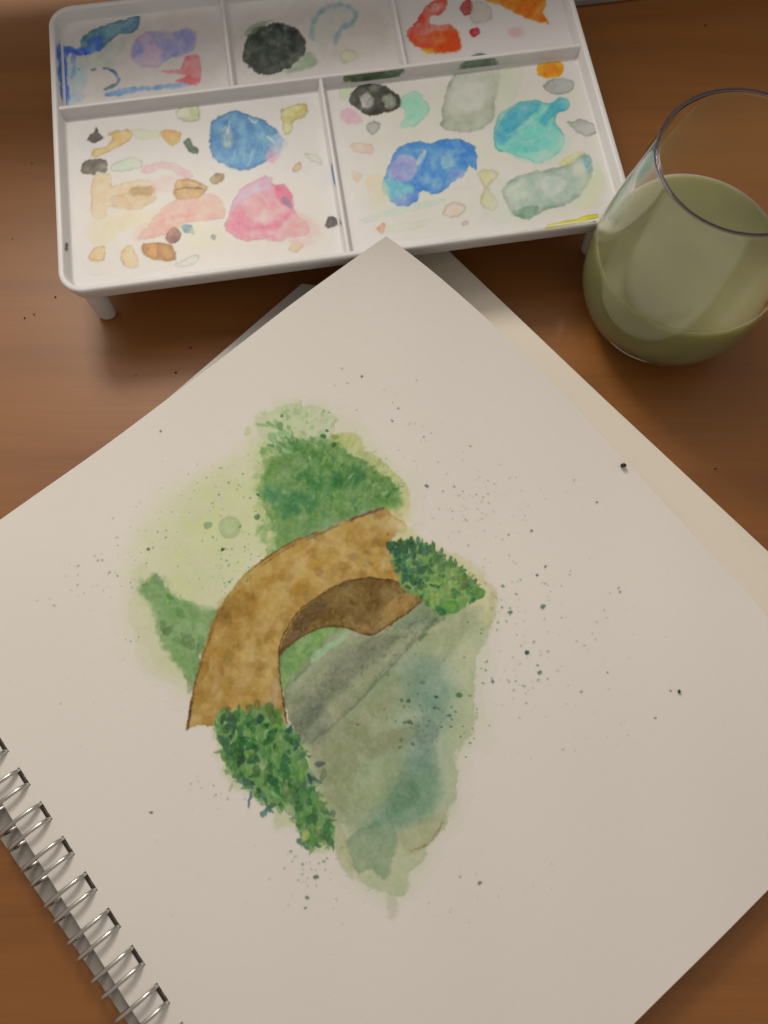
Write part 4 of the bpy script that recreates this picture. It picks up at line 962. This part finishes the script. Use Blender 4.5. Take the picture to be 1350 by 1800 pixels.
for k in range(64):                                      # broad wet leaves over the small ones
    x, y = R.uniform(385, 582), R.uniform(1262, 1485)
    if in_poly(x, y, BB): cv.dab(x, y, R.uniform(9, 19), R.uniform(4.5, 8), 1.3+R.normal(0, .6), np.array(pick([(54,94,50),(66,108,58),(92,132,72),(116,146,88),(78,118,64),(60,92,66)])), R.uniform(.35, .7), soft=.25, taper=.7)
for k in range(75):
    i_ = R.integers(11, 29); a_, b_ = np.array(BB[i_ % 29]), np.array(BB[(i_+1) % 29]); t = R.random(); p_ = a_*(1-t)+b_*t
    o_ = p_-np.array((470, 1350)); o_ /= np.linalg.norm(o_)
    cv.dab(p_[0]+o_[0]*R.uniform(-8, 9), p_[1]+o_[1]*R.uniform(-8, 9), R.uniform(5, 12), R.uniform(2.4, 5), math.atan2(o_[1], o_[0])+R.normal(0, .5), pick([(70,108,60),(96,130,76),(120,146,96),(72,100,78),(142,156,114)]), R.uniform(.45, .85), soft=.2, taper=.5)
for (x, y, L, W, a, c) in [(400,1250,9,5,1.9,(86,100,60)),(406,1262,7,9,.2,(66,88,62)),(420,1246,8,3.4,1.5,(80,104,58)),(438,1248,11,6,1.4,(92,108,54)),(452,1240,11,6,1.7,(118,108,52)),(474,1246,13,8,1.4,(86,104,52)),(480,1262,12,8,1.2,(94,112,58)),(458,1264,7,9,.2,(48,74,58)),(404,1278,12,6,.1,(54,92,56)),(440,1400,3.4,12,.2,(74,98,92)),(438,1412,2.6,8,.2,(84,104,106)),(465,1428,10,5,-.8,(76,110,92)),(474,1424,9,4,.6,(74,106,84)),(480,1416,8,4,-.3,(60,90,60)),(462,1400,8,5,1.2,(96,128,104)),(436,1376,11,7,.3,(64,92,80)),(422,1374,7,4,.4,(90,114,98)),(510,1282,3.6,9,.3,(66,84,88)),(521,1312,5,10,.2,(56,80,78)),(563,1343,11,5,-.2,(84,88,84)),(545,1368,4,10,-.2,(58,74,76)),(535,1380,4,12,.2,(76,102,92)),(568,1362,5,14,.3,(112,120,84)),(406,1384,2.6,9,.4,(156,150,122)),(452,1354,8,10,.3,(70,98,58)),(500,1340,8,18,.2,(56,100,58)),(574,1456,6,12,.1,(64,112,64)),(556,1440,5,6,.4,(70,106,50)),(552,1474,5,16,.2,(92,134,66)),(532,1400,7,20,.1,(78,120,62)),(530,1360,6,16,.1,(110,146,74)),(510,1424,14,10,1.,(146,160,108)),(538,1470,8,12,.3,(164,168,100)),(412,1298,5,8,.3,(130,156,92)),(570,1486,12,3,.4,(166,170,106))]:
    cv.dab(x, y, L, W, a, c, .78, soft=.3, taper=.4)
# drops and splatter
cv.dab(404, 927, 20.5, 20.5, 0, (152,164,116), .55, soft=.08, taper=0); cv.dab(404, 927, 15, 15, 0, (160,170,122), .5, soft=.7, taper=0)
cv.dab(366, 923, 9, 6, -.5, (124,144,100), .75, soft=.2)
for (x, y, r, c) in [(568,767,5,(44,98,54)),(575,757,3,(60,84,56)),(587,782,4.6,(72,96,44)),(495,731,3,(70,110,66)),(453,870,3,(54,74,44)),(391,966,3,(56,76,48)),(452,909,5,(90,118,68)),(927,1147,3.6,(52,80,64)),(954,1066,4.4,(86,112,86)),(949,1182,4.4,(92,108,84)),(897,1076,4,(92,112,88)),(267,1429,2.6,(66,72,60)),(260,966,2.6,(84,96,60)),(934,933,2.2,(60,70,60)),(807,1222,5,(88,108,74)),(843,1552,3.6,(110,104,90)),(555,1542,4,(92,110,84)),(1048,883,2,(96,96,80)),(750,855,3,(92,96,82)),(282,758,2.2,(92,96,76)),(959,996,2.4,(70,88,70)),(944,1011,2.4,(76,96,74)),(540,1578,3,(100,106,80)),(690,740,2,(100,100,84)),(700,718,2,(90,96,76)),(636,661,1.8,(84,88,74)),(1068,1182,1.8,(96,96,84)),(1152,1262,2,(100,96,84)),(1178,1214,2,(90,88,76)),(1090,1040,2,(100,96,86)),(866,1198,3,(84,108,80)),(884,1030,3,(100,118,92))]:
    cv.dab(x, y, r*R.uniform(1, 1.35), r, R.uniform(-.5, .5), c, .85, soft=.3, taper=0)
def spatter(n_, mx, my, sx, sy, rot, cols, r0=.6, r1=1.75, al=(.25, .65)):
    cr, sr = math.cos(rot), math.sin(rot)
    for _ in range(n_):
        a, b = R.normal(0, sx), R.normal(0, sy); x = mx+a*cr-b*sr; y = my+a*sr+b*cr
        r = r0+(r1-r0)*R.random()**2.6
        cv.dab(x, y, r*R.uniform(1, 1.9), r, R.uniform(-.5, .5), np.array(pick(cols))+R.normal(0, 6, 3), R.uniform(*al), soft=.4, taper=0)
G1 = [(70,102,58),(84,112,70),(62,90,54),(100,122,80)]
spatter(115, 350, 940, 90, 55, -.6, G1); spatter(70, 410, 1000, 45, 28, -.6, G1, .8, 2.0); spatter(45, 190, 1010, 60, 24, -.4, G1); spatter(25, 420, 830, 40, 26, -.6, G1)
spatter(80, 850, 900, 70, 34, -.35, G1); spatter(60, 900, 1060, 55, 62, .6, G1, .8, 2.4); spatter(44, 910, 1190, 60, 36, .3, G1, .8, 2.4); spatter(40, 1000, 1120, 80, 70, .5, G1)
spatter(60, 740, 1262, 55, 34, .1, [(72,96,70),(64,84,58),(86,104,76)], 1.2, 3.4, (.5, .9)); spatter(50, 720, 790, 90, 60, .6, G1); spatter(40, 550, 1530, 28, 34, .8, G1, 1, 2.6); spatter(18, 380, 1385, 30, 34, .3, G1)
spatter(22, 960, 1300, 130, 90, 0, [(112,112,96),(120,116,100)]); spatter(30, 720, 1560, 170, 40, 0, [(112,112,96),(104,110,88)]); spatter(24, 200, 1150, 90, 120, 0, [(120,118,100)]); spatter(26, 790, 1000, 50, 40, .4, G1); spatter(30, 570, 860, 60, 60, 0, [(60,92,54),(70,100,60)])

cv.granulate(.24, .20, 1.5, 57, 1.07)
stp = .28
uu = np.arange(U0+.5, U1-.5, stp); vv = np.arange(V0+.5, V1-.5, stp)
Ug, Vg = np.meshgrid(uu, vv); Pv = page_surface(Ug, Vg, .035)
px, py = plan_to_photo(book_to_world(Pv))
T, _ = cv.sample(px, py)
ok = (px > 2) & (px < 1347) & (py > 622) & (py < 1677)
T = np.where(ok[..., None], T, 1.0)
d_ = (T.min(-1) < .982)
cm = d_[:-1, :-1] | d_[1:, :-1] | d_[:-1, 1:] | d_[1:, 1:]
painting = sheet_mesh('painting', Pv-OFFB, cm, T, M_paint, page)
painting['label'] = 'green and ochre watercolour of an arched bridge with bushes and pond'

# ------------------------------------------------------------------ glass of paint water
gx, gy = 103.4, 162.8
glass = empty('drinking_glass', (gx, gy, 0))
tag(glass, 'rounded stemless glass with thin lilac rim right of the palette', 'glass')
outer = smooth_profile([(15, .25), (18.5, .5), (23.5, 2.6), (28.2, 8.0), (31.4, 16), (32.6, 25), (32.2, 35), (30.6, 47), (28.4, 60), (26.4, 73), (25.7, 79.2)], 5)
inner = smooth_profile([(24.6, 79.2), (25.2, 73), (27.1, 60), (29.2, 47), (30.7, 35), (31.0, 26), (29.8, 18.5), (26.2, 12.2), (19.5, 8.8), (10, 7.7), (0, 7.5)], 5)
prof = [(0, .9), (8, .85), (13, .5)]+outer+[(25.5, 79.75), (25.15, 79.95), (24.8, 79.75)]+inner[0:]
prof[-1] = (0, prof[-1][1])
v, f = lathe(prof)
mesh_obj('bowl', v, f, M_glass, glass, smooth=True)
rv, rf = [], []
for i in range(96):
    a = 2*math.pi*i/96
    for q in range(10):
        b = 2*math.pi*q/10; r = 25.15+.50*math.cos(b); rv.append((r*math.cos(a), r*math.sin(a), 79.75+.42*math.sin(b)))
for i in range(96):
    for q in range(10):
        j, p = (i+1) % 96, (q+1) % 10; rf.append((i*10+q, j*10+q, j*10+p, i*10+p))
mesh_obj('rim', rv, rf, M_rim, glass, smooth=True)['label'] = 'thin lilac rim'
LV = 37.0
ins = [(r+.35 if r > 1 else r, z-.35) for r, z in inner if z < LV]
wprof = [(0, LV), (20, LV), (ins[0][0]-1.6, LV+.02), (ins[0][0]-.7, LV+.2), (ins[0][0]-.2, LV+.6), (ins[0][0]+.05, LV+.55)]+ins
wprof[-1] = (0, wprof[-1][1])
v, f = lathe(wprof)
water = mesh_obj('paint_water', v, f, M_water, None, smooth=True)
water.location = (gx*S, gy*S, 0)
tag(water, 'murky grey-green paint water half filling the glass', 'water')

# ------------------------------------------------------------------ crumbs
def crumb_mesh(seed, size, flat=.6):
    bm = bmesh.new(); bmesh.ops.create_icosphere(bm, subdivisions=2, radius=1)
    r_ = np.random.default_rng(seed)
    ax = [Vector(r_.normal(0, 1, 3)).normalized() for _ in range(6)]; dd = r_.uniform(.45, .85, 6)
    for v_ in bm.verts:
        for a, d in zip(ax, dd):
            k = v_.co.dot(a)
            if k > d: v_.co -= a*(k-d)
        v_.co *= 1+r_.normal(0, .05)
    zmin = min(v_.co.z for v_ in bm.verts)
    for v_ in bm.verts: v_.co = Vector((v_.co.x, v_.co.y*.8, (v_.co.z-zmin)*flat))*size*S
    me = bpy.data.meshes.new('crumb'); bm.to_mesh(me); bm.free(); return me
def crumb(xyz, size, seed, label, mat, group=None, flat=.6):
    me = crumb_mesh(seed, size, flat); me.materials.append(mat)
    o = link(bpy.data.objects.new('crumb', me)); o.location = [c*S for c in xyz]; o.rotation_euler = (0, 0, seed)
    tag(o, label, 'crumb', group); return o
def on_page(u, v):
    P = page_surface(np.array([u]), np.array([v])); return book_to_world(P)[0]
crumb(on_page(124.0, 22.8), 1.15, 3, 'blocky black crumb at the right edge of the top page', M_crumb, flat=.9)
crumb(on_page(85.3, -43.6), .72, 8, 'small dark green crumb alone on the right of the page', M_crumb_g, flat=.8)
for i, (x, y, s_, lab) in enumerate([
        (-151.5, 173.5, .7, 'dark crumb on the wood at the left photo edge, level with the palette front'),
        (-136.6, 159, .5, 'left crumb of the close pair below left of the palette leg'),
        (-133.2, 160.5, .45, 'right crumb of the close pair below left of the palette leg'),
        (-126, 168, .45, 'single tiny crumb just left of the palette front leg'),
        (-146, 194, .35, 'faint crumb on the wood left of the palette, level with its tan paint'),
        (-143, 230, .4, 'topmost crumb on the wood left of the palette divider'),
        (-72.6, 146.3, .5, 'upper crumb in the palette shadow beside the translucent strip'),
        (-77.4, 136, .5, 'lower crumb on the wood beside the translucent strip'),
        (-92, 135, .35, 'faint crumb on the wood midway between palette leg and page edge'),
        (-139, 105, .5, 'crumb on the wood just above the page at the left photo edge')]):
    crumb((x, y, 0), s_, 20+i, lab, M_crumb, 'crumbs on the table left of the sketchbook', .5)
crumb((118.5, 98, 0), .5, 41, 'tiny dark crumb on the table between glass and right page edge', M_crumb, None, .5)
crumb((139, 302, 0), .55, 43, 'tiny dark crumb on the table at upper right behind the glass', M_crumb, None, .5)
